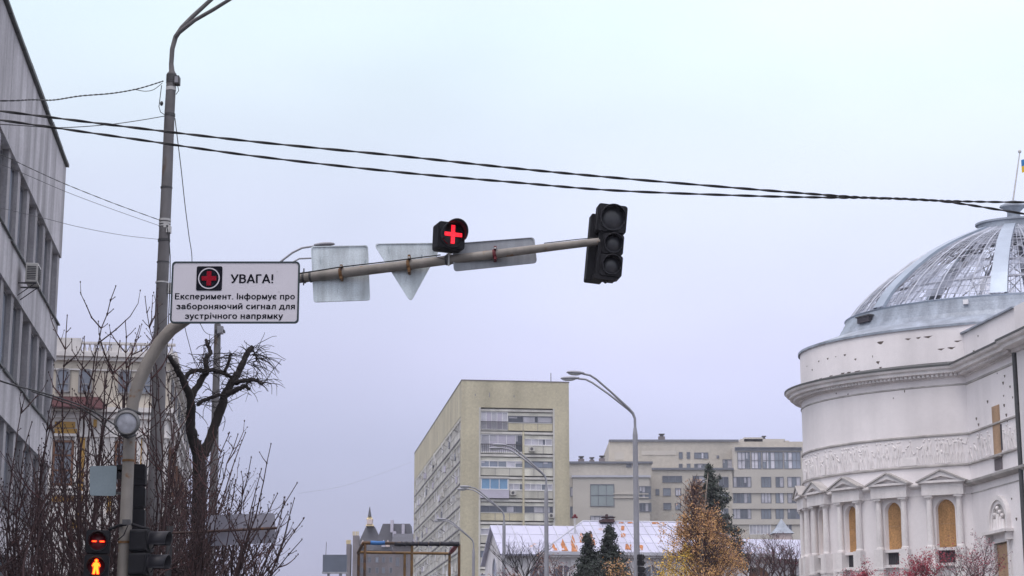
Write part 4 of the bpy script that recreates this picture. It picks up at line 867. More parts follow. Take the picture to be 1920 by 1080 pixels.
lt.lathe([(rl + .95, zl_ - .45), (rl + .95, zl_ - .33), (rl + .2, zl_ - .08), (rl + .02, zl_ - .05), (rl, zl_ + .3), (rl + .12, zl_ + .34), (rl + .12, zl_ + .44), (.55, zl_ + .6), (.35, zl_ + .75), (.33, zl_ + 1.0), (.55, zl_ + 1.2), (.72, zl_ + 1.3), (.70, zl_ + 1.38), (.2, zl_ + 1.62), (.1, zl_ + 1.65)], m_zinc, 48); lt.build('lantern', ro)
fp = DC + V((0, 0, zl_ + 1.6)); ftop = P(1912, 286, 97)
fl = thing('flagpole', 'slim flagpole on the crown of the glass dome', 'flagpole', fp)
f_ = MB(); f_.tube([fp, ftop], [.05, .03], m_lsteel, 8); f_.build('pole', fl); f_ = MB(); f_.ball(ftop + V((0, 0, .06)), .1, m_lsteel); f_.build('finial', fl)
fg = MB(); c0 = ftop - V((0, 0, .42)); nfx = 14
vs = []
for i in range(nfx + 1):
    for j in range(3): t_ = i / nfx; vs.append((c0.x + .05 + 1.0 * t_ * .9, c0.y - .15 * sin(t_ * 9) - .3 * t_, c0.z - j * .36 - .5 * t_ ** 1.3 + .03 * sin(7 * t_)))
fg.add(vs, [(3 * i, 3 * i + 1, 3 * i + 4, 3 * i + 3) for i in range(nfx)], m_fblue, True); fg.add(vs, [(3 * i + 1, 3 * i + 2, 3 * i + 5, 3 * i + 4) for i in range(nfx)], m_fyel, True)
tag(fg.build('flag', origin=c0), 'blue and yellow flag drooping from the pole on the dome', 'flag')
# ------------------------------------------------------------------ lamp posts
def pxtube(mb, pts, m, n=10, **k):                     # (px, py, Y, radius in px)
    mb.tube([P(x, y, Y) for x, y, Y, r in pts], [pr(r, Y) for x, y, Y, r in pts], m, n, **k)
def lamp_head(M, m, g):
    h = MB(M)
    for (x0, x1, r0, r1) in ((0, .08, .045, .07), (.08, .3, .07, .13), (.3, .62, .13, .12), (.62, .72, .12, .05)):
        pass
    xs = [0, .06, .2, .38, .56, .68, .72]; rw = [.05, .07, .13, .155, .145, .09, .02]; rh = [.05, .06, .08, .085, .075, .05, .01]
    n = 10; vs = []
    for x, a, b in zip(xs, rw, rh):
        for j in range(n): q = 2 * pi * j / n; vs.append((x, a * cos(q), b * sin(q) if sin(q) > 0 else b * .55 * sin(q)))
    h.add(vs, [(i * n + j, i * n + (j + 1) % n, (i + 1) * n + (j + 1) % n, (i + 1) * n + j) for i in range(len(xs) - 1) for j in range(n)] + [tuple(range(n - 1, -1, -1))], m, True)
    return h
def street_lamp(label):
    t = thing('street_lamp', label, 'street lamp', (0, 0, 0), 'double armed lamps along the street')
    p = MB(); p.tube([(0, 0, 0), (0, 0, 4), (0, 0, 11.15)], [.14, .12, .095], m_lamp, 12); p.tube([(0, 0, 11.1), (0, 0, 11.4)], [.1, .06], m_lamp, 10); p.build('pole', t)
    for az in (-15, 15):
        ca = RT * -cos(rad(az)) + ST * sin(rad(az))
        a = MB(); prof_ = [(0, 11.3), (0, 11.75), (.08, 11.95), (.25, 12.12), (1.0, 12.72), (1.6, 13.16), (1.85, 13.29), (2.15, 13.33)]
        a.tube([ca * x + UP * z for x, z in prof_], [.05] * 4 + [.04] * 4, m_lamp, 8); am = a.build('arm', t)
        Mh = frame(ca * 2.1 + UP * 13.34, ca, ca.cross(UP) * -1)
        hd = lamp_head(Mh, m_lamp, m_lampg).build('lamp_head', t)
        b = MB(Mh); b.ball((.4, 0, -.04), (.26, .11, .06), m_lampg, 10, 5); b.build('lens', hd)
    return t
first = street_lamp('tall double armed street lamp rising in front of the beige apartment block')
spots = [((1193.5, 70), None), ((1024.5, 91), 'second nearest double armed street lamp, over the right windows of the tan tower'),
         ((945, 110), 'third double armed street lamp, at the gable end of the white hall'), ((888, 131), 'farthest double armed street lamp, against the side loggias of the tan tower')]
for i, ((px, Y), lab) in enumerate(spots):
    t = first if i == 0 else copy_tree(first)
    q = P(px, 1000, Y); t.location = (q.x, q.y, 0)
    if lab: t['label'] = lab
# traffic signals on the nearest of them, seen from behind
def visor(mb, cx, cz, r, ln, m, y0=0., arc=230, slant=.45, n=18):
    a0 = rad(90 - arc / 2); vs = []
    for i in range(n + 1):
        q = a0 + rad(arc) * i / n; k = ln * (1 - slant * (1 - sin(q)) / 2 * 1.3)
        for (rr, yy) in ((r, y0), (r * 1.02, y0 - k), (r * .95, y0 - k), (r * .94, y0)): vs.append((cx + rr * cos(q), yy, cz + rr * sin(q)))
    mb.add(vs, [(4 * i + j, 4 * i + (j + 1) % 4, 4 * (i + 1) + (j + 1) % 4, 4 * (i + 1) + j) for i in range(n) for j in range(4)] + [(0, 1, 2, 3), (4 * n + 3, 4 * n + 2, 4 * n + 1, 4 * n)], m, True)
def signal(name, label, cat, loc, yaw, roll, secs, depth=.24, group=None, lens_m=None, vis_len=.2, slant=.45):
    # secs: list of (half width, z centre, lens radius) in metres; origin at the middle
    t = thing(name, label, cat, loc, group)
    M = Matrix.Translation(loc) @ Matrix.Rotation(yaw, 4, 'Z') @ Matrix.Rotation(roll, 4, 'Y')
    for (hw_, zc_, lr, xo) in secs:
        h = MB(M); h.poly(rrect(xo - hw_, xo + hw_, zc_ - hw_ + .004, zc_ + hw_ - .004, .035), .0, depth, m_black)
        h.poly(rrect(xo - hw_ * .93, xo + hw_ * .93, zc_ - hw_ * .93, zc_ + hw_ * .93, .03), -.018, .0, m_black)
        h.ring(circle(xo, zc_, lr * 1.14), circle(xo, zc_, lr * .99), -.035, .0, m_black2)
        ho = h.build('housing', t)
        l = MB(M); k = 28; vs = [(xo, -.05, zc_)]
        for rr, yy in ((.5, -.042), (.85, -.03), (1.0, -.019)): vs += [(xo + lr * rr * cos(2 * pi * i / k), yy, zc_ + lr * rr * sin(2 * pi * i / k)) for i in range(k)]
        l.add(vs, [(0, 1 + i, 1 + (i + 1) % k) for i in range(k)] + [(1 + a * k + i, 1 + (a + 1) * k + i, 1 + (a + 1) * k + (i + 1) % k, 1 + a * k + (i + 1) % k) for a in (0, 1) for i in range(k)], lens_m or m_lens, True); l.build('lens', ho)
        if vis_len: v = MB(M); visor(v, xo, zc_, lr * 1.13, vis_len, m_black2, -.015, 230, slant); v.build('visor', ho)
    return t, M
LY = 70; ql = P(1205, 1040, LY)
for (yy, lab, x_) in ((1050, 'upper of two black signals seen from behind on the nearest street lamp', 1203), (1073, 'lower of two black signals seen from behind on the nearest street lamp', 1204)):
    q = P(x_, yy, LY - .15); signal('traffic_signal', lab, 'traffic light', q, rad(150), 0, ((.105, .1, .07, 0), (.105, -.115, .07, 0)), .16, 'small black signals on the nearest lamp post')
# near grey lamp post with its wires, arms leaving the picture
NY = 31; gp = P(300, 640, NY)
lp = thing('lamp_post', 'weathered grey lamp post with cable clamps behind the white notice', 'street lamp', (gp.x, gp.y, 0))
p = MB(); g0 = P(298, 700, NY); p.tube([(g0.x - .02, NY, 0)] + [P(x, y, NY) for x, y in ((297, 760), (300, 640), (307, 470), (313, 340), (318, 210), (322, 138))], [pr(r, NY) for r in (14, 13.2, 12.6, 11.2, 10.6, 10, 9.3)], m_pole, 18)
pxtube(p, ((322, 142, NY, 9.6), (322, 133, NY, 5.6), (321, 118, NY, 4.6)), m_pole, 14); p.build('pole', lp)
a = MB(); pxtube(a, ((321, 122, NY, 4.6), (323, 92, NY, 4.8), (329, 70, NY, 5), (341, 52, NY, 4.8), (360, 32, NY, 4.4), (397, -2, NY, 4.2), (450, -50, NY, 4), (500, -85, NY, 3.6)), m_pole, 12); a.build('arm', lp)
a = MB(); pxtube(a, ((329, 68, NY - .06, 4.2), (337, 60, NY - .1, 4.2), (365, 38, NY - .2, 3.9), (400, 18, NY - .35, 3.8), (429, 0, NY - .5, 3.6), (500, -45, NY - .8, 3.4)), m_pole, 12); a.build('arm', lp)
for (x, y, Y) in ((500, -85, NY), (500, -45, NY - .8)): lamp_head(frame(P(x, y, Y), V((1, 0, .15)).normalized(), V((0, 1, 0))), m_lamp, m_lampg).build('lamp_head', lp)
c = MB()
for (y, w_, h_, m_) in ((146, 10.4, 6, m_dsteel), (154, 10.2, 2, m_dsteel), (166, 10, 2.5, m_lsteel), (169, 10.1, 1.2, m_lsteel), (216, 10.6, 3, m_dsteel), (352, 11.6, 1.5, m_dsteel), (413, 11.7, 2, m_lsteel), (419, 11.6, 1.5, m_lsteel), (424, 11.6, 1.2, m_lsteel), (451, 12, 2.4, m_dsteel), (492, 12.2, 1.2, m_dsteel), (530, 12.6, 1.4, m_lsteel)):
    x = 322 - (y - 138) * .046 if y < 500 else 305 - (y - 500) * .04
    q = P(x, y, NY); c = MB(); c.tube([q - V((0, 0, pr(h_, NY))), q + V((0, 0, pr(h_, NY)))], pr(w_, NY), m_, 18); c.build('clamp', lp)
c = MB(frame(P(332.5, 152, NY), V((1, 0, 0)), V((0, 1, 0)))); c.poly(rrect(-.045, .045, -.075, .075, .012), -.09, .06, m_dsteel); c.poly(rrect(-.03, .03, -.055, .055, .01), -.1, -.09, m_lamp); c.build('junction_box', lp)
c = MB(); c.box(*(lambda q: (q.x - .03, q.x + .05, q.y - .1, q.y + .02, q.z - .08, q.z + .02))(P(312, 420, NY)), m_lsteel); c.box(*(lambda q: (q.x - .02, q.x + .05, q.y - .1, q.y + .02, q.z - .12, q.z - .0))(P(316, 425, NY)), m_lsteel); c.box(*(lambda q: (q.x, q.x + .06, q.y - .06, q.y + .02, q.z - .1, q.z + .08))(P(316, 540, NY)), m_lsteel)
for (x, y) in ((303, 194),): q = P(x, y, NY); c.ball(q, (.03, .03, .045), m_dsteel)
c.build('fitting', lp)
c = MB(); pxtube(c, ((313, 424, NY - .2, 1), (317, 450, NY - .22, 1), (319, 480, NY - .2, 1), (319, 520, NY - .2, 1), (316, 600, NY - .2, 1), (312, 680, NY - .2, 1)), m_wire, 5); pxtube(c, ((303, 160, NY, .8), (298, 200, NY, .8), (301, 210, NY, .8), (310, 216, NY - .2, .8)), m_wire, 5); pxtube(c, ((333, 160, NY, .8), (335, 170, NY, .8), (330, 177, NY - .1, .8)), m_wire, 5); c.build('cable', lp)
# second, farther lamp post seen under the notice; its arms show above it
SY = 47; gp = P(408, 700, SY)
l2 = thing('lamp_post', 'farther lamp post below the white notice, its two arms reappearing above it', 'street lamp', (gp.x, gp.y, 0))
p = MB(); p.tube([(P(402, 700, SY).x, SY, 0)] + [P(x, y, SY) for x, y in ((401, 900), (404, 760), (407, 660), (408, 608))], [pr(r, SY) for r in (8, 7.6, 7, 6.6, 6.2)], m_pole, 12); p.build('pole', l2)
a = MB(); pxtube(a, ((408, 612, SY, 4), (409, 596, SY, 3), (415, 580, SY, 2.6), (440, 560, SY, 2.4), (527, 490, SY, 2.1), (548, 474, SY, 2), (566, 465, SY, 2), (592, 461, SY, 1.9)), m_lamp, 8); a.build('arm', l2)
a = MB(); pxtube(a, ((409, 598, SY + .1, 2.6), (416, 584, SY + .3, 2.4), (450, 556, SY + .5, 2.2), (550, 491, SY + 1, 1.7), (561, 485, SY + 1, 1.7), (585, 484, SY + 1.2, 1.6), (600, 484, SY + 1.3, 1.6)), m_lamp, 8); a.build('arm', l2)
for (x, y, Y, s_) in ((589, 460, SY, .75), (600, 484, SY + 1.3, .72)): lamp_head(frame(P(x, y, Y), V((1, 0, .06)).normalized(), V((0, 1, 0))) @ Matrix.Scale(s_, 4), m_lamp, m_lampg).build('lamp_head', l2)
c = MB(); q = P(413, 620, SY - .1); c.poly([(q.x - .06, q.z - .09), (q.x + .08, q.z - .09), (q.x + .08, q.z + .1), (q.x - .06, q.z + .1)], SY - .22, SY - .05, m_lamp); c.box(q.x - .14, q.x + .1, SY - .12, SY + .1, q.z - .03, q.z + .03, m_dsteel); c.build('junction_box', l2)
# ------------------------------------------------------------------ signal mast with its long arm
MY = 22.
def armY(px): return MY - max(0, (px - 345)) / 780 * .9
mb_ = P(236, 1000, MY); ms = thing('signal_mast', 'bent grey signal mast with long arm reaching over the street', 'signal mast', (mb_.x, mb_.y, 0))
p = MB()
low = [(226, 1500, 15), (231, 1080, 12), (236, 980, 11.6), (240, 880, 11), (244, 800, 11), (250, 752, 11.5), (261, 715, 12), (277, 680, 12.2), (299, 643, 12.2), (321, 618, 12), (350, 598, 11.5), (395, 574, 11), (460, 546, 10.6), (520, 529, 10.2), (562, 521, 10), (576, 519.5, 10)]
p.tube([(P(230, 1080, MY).x, MY, 0)] + [P(x, y, armY(x)) for x, y, r in low[1:]], [pr(14, MY)] + [pr(r, MY) for x, y, r in low[1:]], m_mast, 20); p.build('mast', ms)
p = MB(); ar = [(572, 520, 9.6), (650, 511, 9.6), (740, 500, 9.4), (840, 487.5, 8.8), (940, 475, 8.3), (1040, 462.5, 7.6), (1126, 452.5, 6.8)]
p.tube([P(x, y, armY(x)) for x, y, r in ar], [pr(r, MY) for x, y, r in ar], m_mast, 20); p.build('arm', ms)
def armc(px):                                          # arm axis at an image column
    for (x0, y0, r0), (x1, y1, r1) in zip(ar[:-1], ar[1:]):
        if x0 <= px <= x1 or (x1, y1, r1) == ar[-1]: k = (px - x0) / (x1 - x0); return P(px, y0 + (y1 - y0) * k, armY(px)), pr(r0 + (r1 - r0) * k, MY)
adir = (P(1040, 462.5, armY(1040)) - P(650, 511, armY(650))).normalized()
for px, w_, k in ((570, .012, 1.15), (583, .012, 1.12)):
    q, r_ = (P(px, 520.5 - (px - 570) * .12, armY(px)), pr(9.8, MY)); c = MB(); c.tube([q - adir * w_, q + adir * w_], r_ * k, m_dsteel, 20)
    if px == 570: c.tube([q + V((0, -.03, -.1)), q + V((0, -.03, .105))], .008, m_dsteel, 6)
    c.build('flange', ms)
for (y, x, r_) in ((864, 240.5, 11.8), (1017, 234, 12.8)):
    q = P(x, y, MY); c = MB(); c.tube([q - V((0, 0, .014)), q + V((0, 0, .014))], pr(r_, MY), m_rusty, 20); c.build('clamp', ms)
c = MB(); pxtube(c, ((560, 513, 21.55, 1.4), (640, 500.5, 21.52, 1.3), (740, 489, 21.4, 1.2), (800, 481, 21.3, 1.2), (826, 478, 21.3, 1.2)), m_wire, 5); pxtube(c, ((1020, 456, 21.1, .9), (1080, 449, 21.05, .9), (1112, 446, 21., .9)), m_wire, 5); c.build('cable', ms)
def bracket(thing_, px, half, m, strap=.012, tilt=0.):
    q, r_ = armc(px); c = MB()
    c.tube([q - adir * .02, q + adir * .02], r_ * 1.1, m, 18); c.box(q.x - .012, q.x + .018, q.y - r_ * 1.5, q.y + r_ * 1.2, q.z + r_ * .9, q.z + half, m); c.box(q.x - .012, q.x + .018, q.y - r_ * 1.5, q.y + r_ * 1.2, q.z - half, q.z - r_ * .9, m)
    c.tube([q + V((.003, -r_ * 1.6, half * .7)), q + V((.003, -r_ * 1.3, half * .7))], .012, m_lsteel, 6)
    c.build('bracket', thing_)
def plate(name, label, cat, corners, px, r, m, half, bm, th=.012):
    Y = armc(px)[0].y + armc(px)[1] * 1.25; pts = [(P(x, y, Y).x, P(x, y, Y).z) for x, y in corners]
    o = rpoly([V((a, b)) for a, b in pts], r); cxm = sum(a for a, b in pts) / len(pts); czm = sum(b for a, b in pts) / len(pts)
    t = thing(name, label, cat, (cxm, Y, czm))
    s_ = MB(); s_.poly(o, Y, Y + th, m, m_edge); i_ = [(cxm + (a - cxm) * .965, czm + (b - czm) * .965) for a, b in o]; s_.ring(o, i_, Y - .012, Y - .0005, m); s_.build('panel', t)
    bracket(t, px, half, bm); return t
plate('road_sign', 'square galvanised sign back with rounded corners clamped nearest the white notice', 'road sign', ((583, 462), (690, 460), (694, 563), (588, 567)), 640, .035, m_signback, .085, m_rusty)
plate('road_sign', 'triangular galvanised sign back pointing down below the mast arm', 'road sign', ((700, 457), (831, 455.5), (770, 567)), 767, .07, m_signback, .105, m_rusty)
plate('road_sign', 'wide grey rectangular sign back right of the red cross light', 'road sign', ((847, 457), (1002, 445), (1007, 493), (851, 509)), 928, .045, m_signbk2, .08, m_redcl)
# white notice, facing us
Yn = 21.52; A_, B_ = P(323, 490.5, Yn), P(559.5, 606, Yn)
x0, x1, z1, z0 = A_.x, B_.x, A_.z, B_.z
ns = thing('notice_sign', 'white rectangular warning notice with red cross pictogram and dark lettering', 'sign', ((x0 + x1) / 2, Yn, (z0 + z1) / 2))
b = MB(); b.poly(rrect(x0, x1, z0, z1, .045), Yn, Yn + .025, m_signw, m_edge); b.build('board', ns)
mpp = (x1 - x0) / 236.5
def sx_(px): return x0 + (px - 323) * mpp
def sz_(py): return z1 - (py - 490.5) * (z1 - z0) / 115.5
b = MB(); b.ring(rrect(x0 - .001, x1 + .001, z0 - .001, z1 + .001, .046, 6), rrect(x0 + .018, x1 - .018, z0 + .018, z1 - .018, .034, 6), Yn - .006, Yn + .026, m_signb); b.build('border', ns)
pg = MB(); pg.poly(rrect(sx_(369), sx_(416.5), sz_(545), sz_(499.5), .02), Yn - .006, Yn - .001, m_ink); pgo = pg.build('pictogram', ns)
cx_, cz_ = sx_(392.3), sz_(522.3); r_ = 20 * mpp
b = MB(); b.ring(circle(cx_, cz_, r_, 40), circle(cx_, cz_, r_ - 2 * mpp, 40), Yn - .010, Yn - .0062, m_signw); b.build('ring', pgo)
a_, w_ = 13.5 * mpp, 4.2 * mpp
b = MB(); b.poly([(cx_ - w_, cz_ - a_), (cx_ + w_, cz_ - a_), (cx_ + w_, cz_ - w_), (cx_ + a_, cz_ - w_), (cx_ + a_, cz_ + w_), (cx_ + w_, cz_ + w_), (cx_ + w_, cz_ + a_), (cx_ - w_, cz_ + a_), (cx_ - w_, cz_ + w_), (cx_ - a_, cz_ + w_), (cx_ - a_, cz_ - w_), (cx_ - w_, cz_ - w_)], Yn - .011, Yn - .0062, m_redink); b.build('cross', pgo)
for body, xa, xb, base, cap, bold in (('УВАГА!', 432, 511, 531, 16.5, .082), ('Експеримент. Інформує про', 330.5, 552, 561.5, 11.6, .078), ('забороняючий сигнал для', 333.5, 552.5, 580, 11.6, .078), ('зустрічного напрямку', 350, 531, 598, 11.6, .078)):
    vs, fs = text_mesh(body, bold); ax = [v[0] for v in vs]; lo, hi = min(ax), max(ax)
    kx = (sx_(xb) - sx_(xa)) / (hi - lo); kz = cap * mpp; b = MB()
    for i, f in enumerate(fs): b.add([(sx_(xa) + (vs[q][0] - lo) * kx, Yn - .002 - (i % 7) * .0003, sz_(base) + vs[q][1] * kz) for q in f], [tuple(range(len(f)))], m_ink)
    b.build('lettering', ns)
b = MB()
for (x, y) in ((518, 509), (522, 547)): b.tube([(sx_(x), Yn - .004, sz_(y)), (sx_(x), Yn, sz_(y))], .006, m_lsteel, 8)
for px in (430, 520): b.box(sx_(px) - .02, sx_(px) + .02, Yn + .025, Yn + .36, sz_(560), sz_(530), m_dsteel)
b.build('fixing', ns)
# red cross light on the arm
cq = P(846.5, 441.5, 21.2); hs = pr(27, 21.3)
cs, CM = signal('cross_signal', 'small black signal showing a glowing red cross on the mast arm', 'traffic light', cq, rad(19), rad(2), ((hs, 0, hs * .78, 0),), .22, vis_len=.24)
lr = hs * .76
b = MB(CM); a_, w_ = lr * .9, lr * .19; cr = [(-w_, -a_), (w_, -a_), (w_, -w_), (a_, -w_), (a_, w_), (w_, w_), (w_, a_), (-w_, a_), (-w_, w_), (-a_, w_), (-a_, -w_), (-w_, -w_)]
b.poly(cr, -.062, -.055, m_led)
for i in range(-6, 7):
    for j in range(-1, 2):
        for (x, z) in ({(i * a_ / 6.6, j * w_ * .62), (j * w_ * .62, i * a_ / 6.6)}): b.add([(x + .0062 * cos(k * pi / 3), -.0645 - (.0006 if abs(x) > w_ else 0), z + .0062 * sin(k * pi / 3)) for k in range(6)], [tuple(range(6))], m_leddot)
b.build('cross', cs)
b = MB(CM); b.ring([(lr * 1.04 * cos(q), lr * 1.04 * sin(q)) for q in [rad(165 + 80 * i / 14) for i in range(15)]] + [(lr * .99 * cos(q), lr * .99 * sin(q)) for q in [rad(245 - 80 * i / 14) for i in range(15)]],
    [(lr * 1.03 * cos(q), lr * 1.03 * sin(q)) for q in [rad(165 + 80 * i / 14) for i in range(15)]] + [(lr * 1.0 * cos(q), lr * 1.0 * sin(q)) for q in [rad(245 - 80 * i / 14) for i in range(15)]], -.05, -.03, m_redink); b.build('reflection_arc', cs)  # reflection of the lit cross, painted on the lens surround as a red arc
q, r_ = armc(840); b = MB(); b.tube([q + V((0, 0, r_)), V((cq.x - .02, q.y + .05, cq.z - hs))], .024, m_lsteel, 8); b.tube([q - adir * .028, q + adir * .028], r_ * 1.12, m_dsteel, 18); b.tube([q + V((.01, -.06, -.085)), q + V((.01, -.06, .07))], .012, m_lsteel, 6); b.build('bracket', cs)
b = MB(); pxtube(b, ((838, 476, 21.2, .9), (836, 487, 21.1, .9), (826, 484, 21.1, .8), (818, 481, 21.2, .8)), m_wire, 5); b.build('cable', cs)
# three-section head at the end of the arm
k_ = pr(1, 21.0); eq = P(1146, 453, 21.06)
es, EM = signal('traffic_signal', 'unlit black three section traffic light hanging at the end of the arm', 'traffic light', eq, rad(8), rad(5.5), ((29 * k_, 46 * k_, 22 * k_, -2 * k_), (21.5 * k_, -4.5 * k_, 16.2 * k_, 3.5 * k_), (22.5 * k_, -47.5 * k_, 16.5 * k_, 3.5 * k_)), .16, vis_len=.1)
b = MB(EM); b.poly(rrect(-38 * k_, -4 * k_, -74 * k_, 60 * k_, .02), .19, .34, m_black); b.poly(rrect(-24 * k_, 18 * k_, -72 * k_, 25 * k_, .015), .02, .17, m_black); b.poly([(-28 * k_, -76 * k_), (14 * k_, -76 * k_), (16 * k_, -73 * k_), (22 * k_, -71 * k_), (24 * k_, -66 * k_), (-28 * k_, -66 * k_)], .0, .16, m_black)
b.ring(circle(-3 * k_, -78 * k_, 4 * k_, 12), circle(-3 * k_, -78 * k_, 2.4 * k_, 12), .04, .06, m_black); b.build('backing_box', es)
# ------------------------------------------------------------------ fittings on the mast
rq = P(238, 793, MY - .32)
rl_ = thing('round_lamp', 'round lamp with cloudy grey lens strapped to the bent mast', 'lamp', rq)
b = MB(frame(rq, V((1, 0, 0)), V((0, 1, 0))) @ Matrix.Rotation(rad(9), 4, 'Z') @ Matrix.Rotation(rad(9), 4, 'X'))
def cyl(mb, prof_, m, n=32):                          # (radius, y) turned about the Y axis
    vs = [(r * cos(2 * pi * i / n), y, r * sin(2 * pi * i / n)) for r, y in prof_ for i in range(n)]
    mb.add(vs, [(a * n + i, a * n + (i + 1) % n, (a + 1) * n + (i + 1) % n, (a + 1) * n + i) for a in range(len(prof_) - 1) for i in range(n)], m, True)
k_ = pr(1, MY - .3)
cyl(b, [(18.4 * k_, -.10), (19.5 * k_, -.115), (21.6 * k_, -.11), (22.6 * k_, -.07), (22.8 * k_, .02), (24.5 * k_, .03), (24.5 * k_, .06), (22 * k_, .08), (15 * k_, .2), (0.01, .21)], m_casing); bo = b.build('casing', rl_)
b = MB(b.M); cyl(b, [(0.004, -.108), (8 * k_, -.106), (14 * k_, -.102), (18.4 * k_, -.095)], m_greylens); b.build('lens', rl_)
b = MB(); q = P(243, 793, MY); b.tube([q + V((0, 0, -.03)), q + V((0, 0, .03))], pr(12.5, MY), m_dsteel, 18); b.box(rq.x + .0, rq.x + .06, rq.y + .1, MY, rq.z - .04, rq.z + .04, m_dsteel); b.tube([P(222, 772, MY - .3), P(238, 766, MY - .25), P(262, 775, MY - .1)], .018, m_dsteel, 8); b.tube([P(226, 815, MY - .3), P(240, 821, MY - .28), P(254, 815, MY - .15)], .016, m_dsteel, 8); b.build('bracket', rl_)
# two signal heads seen from behind and the blank plate
q = P(197, 902, MY + .25); pt = thing('blank_plate', 'blue grey blank square plate beside the signal mast', 'plate', q)
b = MB(); c4 = [(168.5, 874), (219, 873), (217, 930), (168, 929)]; b.poly(rpoly([V((P(x, y, MY + .2).x, P(x, y, MY + .2).z)) for x, y in c4], .03), MY + .2, MY + .215, m_plate, m_edge); b.build('panel', pt)
b = MB(); q0, q1 = P(215, 880, MY + .2), P(240, 880, MY + .2); b.box(q0.x, q1.x, MY + .22, MY + .25, q0.z - .03, q0.z, m_dsteel); q0, q1 = P(215, 922, MY + .2), P(240, 922, MY + .2); b.box(q0.x, q1.x, MY + .22, MY + .25, q0.z - .03, q0.z, m_dsteel); b.build('bracket', pt)
def k(px, Y=MY): return pr(px, Y)
q = P(254, 931, MY + .42)
ts, TM = signal('traffic_signal', 'tall black traffic light turned away behind the bent mast', 'traffic light', q, rad(186), rad(1), ((k(21), k(38), k(15), 0), (k(21), -k(4), k(15), 0), (k(21), -k(46), k(15), 0)), .2)
b = MB(frame(q, V((1, 0, 0)), V((0, 1, 0)))); b.box(-k(32), k(22), -.2, -.17, k(30), k(57), m_black); b.build('backboard', ts)
# pedestrian signal, lit
q = P(182, 1040, MY - .15)
ps, PM = signal('pedestrian_signal', 'pedestrian light showing a glowing amber standing figure and two red dashes', 'traffic light', q, rad(10), rad(1), ((k(22), k(24), k(15.5), 0), (k(22.5), -k(22), k(15.5), 0)), .2, vis_len=.17, lens_m=m_redlens)
b = MB(PM)
for (a0, a1) in ((-11, -1.5), (3.0, 13)): b.poly(rrect(k(a0), k(a1), k(22.2), k(25.4), k(1.2)), -.062, -.055, m_ledred); b.poly(rrect(k(a0 + 1.6), k(a1 - 1.6), k(23.4), k(24.2), k(.3)), -.066, -.0625, m_ledyel)
b.build('dashes', ps)
b = MB(PM); cx, cz = k(0), -k(22)
def man(mb, gsc, y0, y1, m):
    body = [(-2.2, 7.5), (-5, 6.3), (-7.4, 1.2), (-6.2, -1), (-4.2, 1.4), (-4.4, -4), (-6, -14), (-1.6, -14), (0, -5), (1.8, -14), (6, -14), (4.4, -4), (4.2, 1.4), (6.2, -1), (7.4, 1.2), (5, 6.3), (2.2, 7.5)]
    o = []
    for i, (x, z) in enumerate(body):
        a = V(body[i - 1]); c = V(body[(i + 1) % len(body)]); t_ = (c - a).normalized(); n_ = V((t_.y, -t_.x)) * -gsc; o.append((cx + k(x + n_.x * -1), cz + k(z + n_.y * -1)))
    # one outline per limb keeps the faces convex
    for idx in ((0, 1, 4, 5, 11, 12, 15, 16), (1, 2, 3, 4), (12, 13, 14, 15), (5, 6, 7, 8), (8, 9, 10, 11), (5, 8, 11)): mb.poly([o[i] for i in idx], y0, y1, m)
    mb.poly(circle(cx, cz + k(10.3), k(2.9 + gsc), 14), y0, y1, m)
man(b, 1.0, -.060, -.054, m_ledred); man(b, -.1, -.068, -.0605, m_ledyel); b.build('figure', ps)
b = MB(); pxtube(b, ((205, 993, MY - .1, 3), (222, 985, MY, 3), (236, 984, MY - .26, 2.4)), m_black, 8); pxtube(b, ((240, 985, MY - .25, 1), (232, 1003, MY - .27, 1), (222, 1012, MY - .2, 1)), m_black, 6); qb = P(237, 979, MY - .27); b.box(qb.x - .045, qb.x + .045, qb.y - .02, qb.y + .05, qb.z - .03, qb.z + .03, m_dsteel); b.build('bracket', ps)
# signal in profile, facing right
q = P(278, 1046, MY - .05)
rs, RM = signal('traffic_signal', 'black traffic light in profile facing right, visors catching the sky', 'traffic light', q, rad(80), 0, ((k(21.5), k(31), k(15.5), 0), (k(21.5), -k(12), k(15.5), 0), (k(21.5), -k(55), k(15.5), 0)), .19, vis_len=.24, slant=.12)
b = MB(); pxtube(b, ((245, 982, MY, 3), (262, 988, MY - .02, 3), (280, 992, MY - .05, 2.6)), m_black, 8); b.build('bracket', rs)
# sign on a rusty rail among the twigs
q = P(452, 992, 26.2); sg = thing('road_sign', 'grey sign back on a rusty rail half hidden among the bare twigs', 'road sign', q)
b = MB(); Yq = 26.2; c4 = [(388, 966), (515, 962), (517, 1017), (391, 1024)]; b.poly(rpoly([V((P(x, y, Yq).x, P(x, y, Yq).z)) for x, y in c4], .04), Yq, Yq + .02, m_lilacpl, m_edge); b.build('panel', sg)
b = MB(); pxtube(b, ((316, 1000, Yq - .06, 2.6), (400, 996, Yq - .06, 2.6), (519, 990, Yq - .06, 2.6)), m_oldrail, 8); b.build('rail', sg)
b = MB(); q = P(318, 1000, Yq - .06); b.tube([(q.x, q.y, 0), (q.x, q.y, q.z + .1)], .045, m_dsteel, 10); b.build('post', sg)
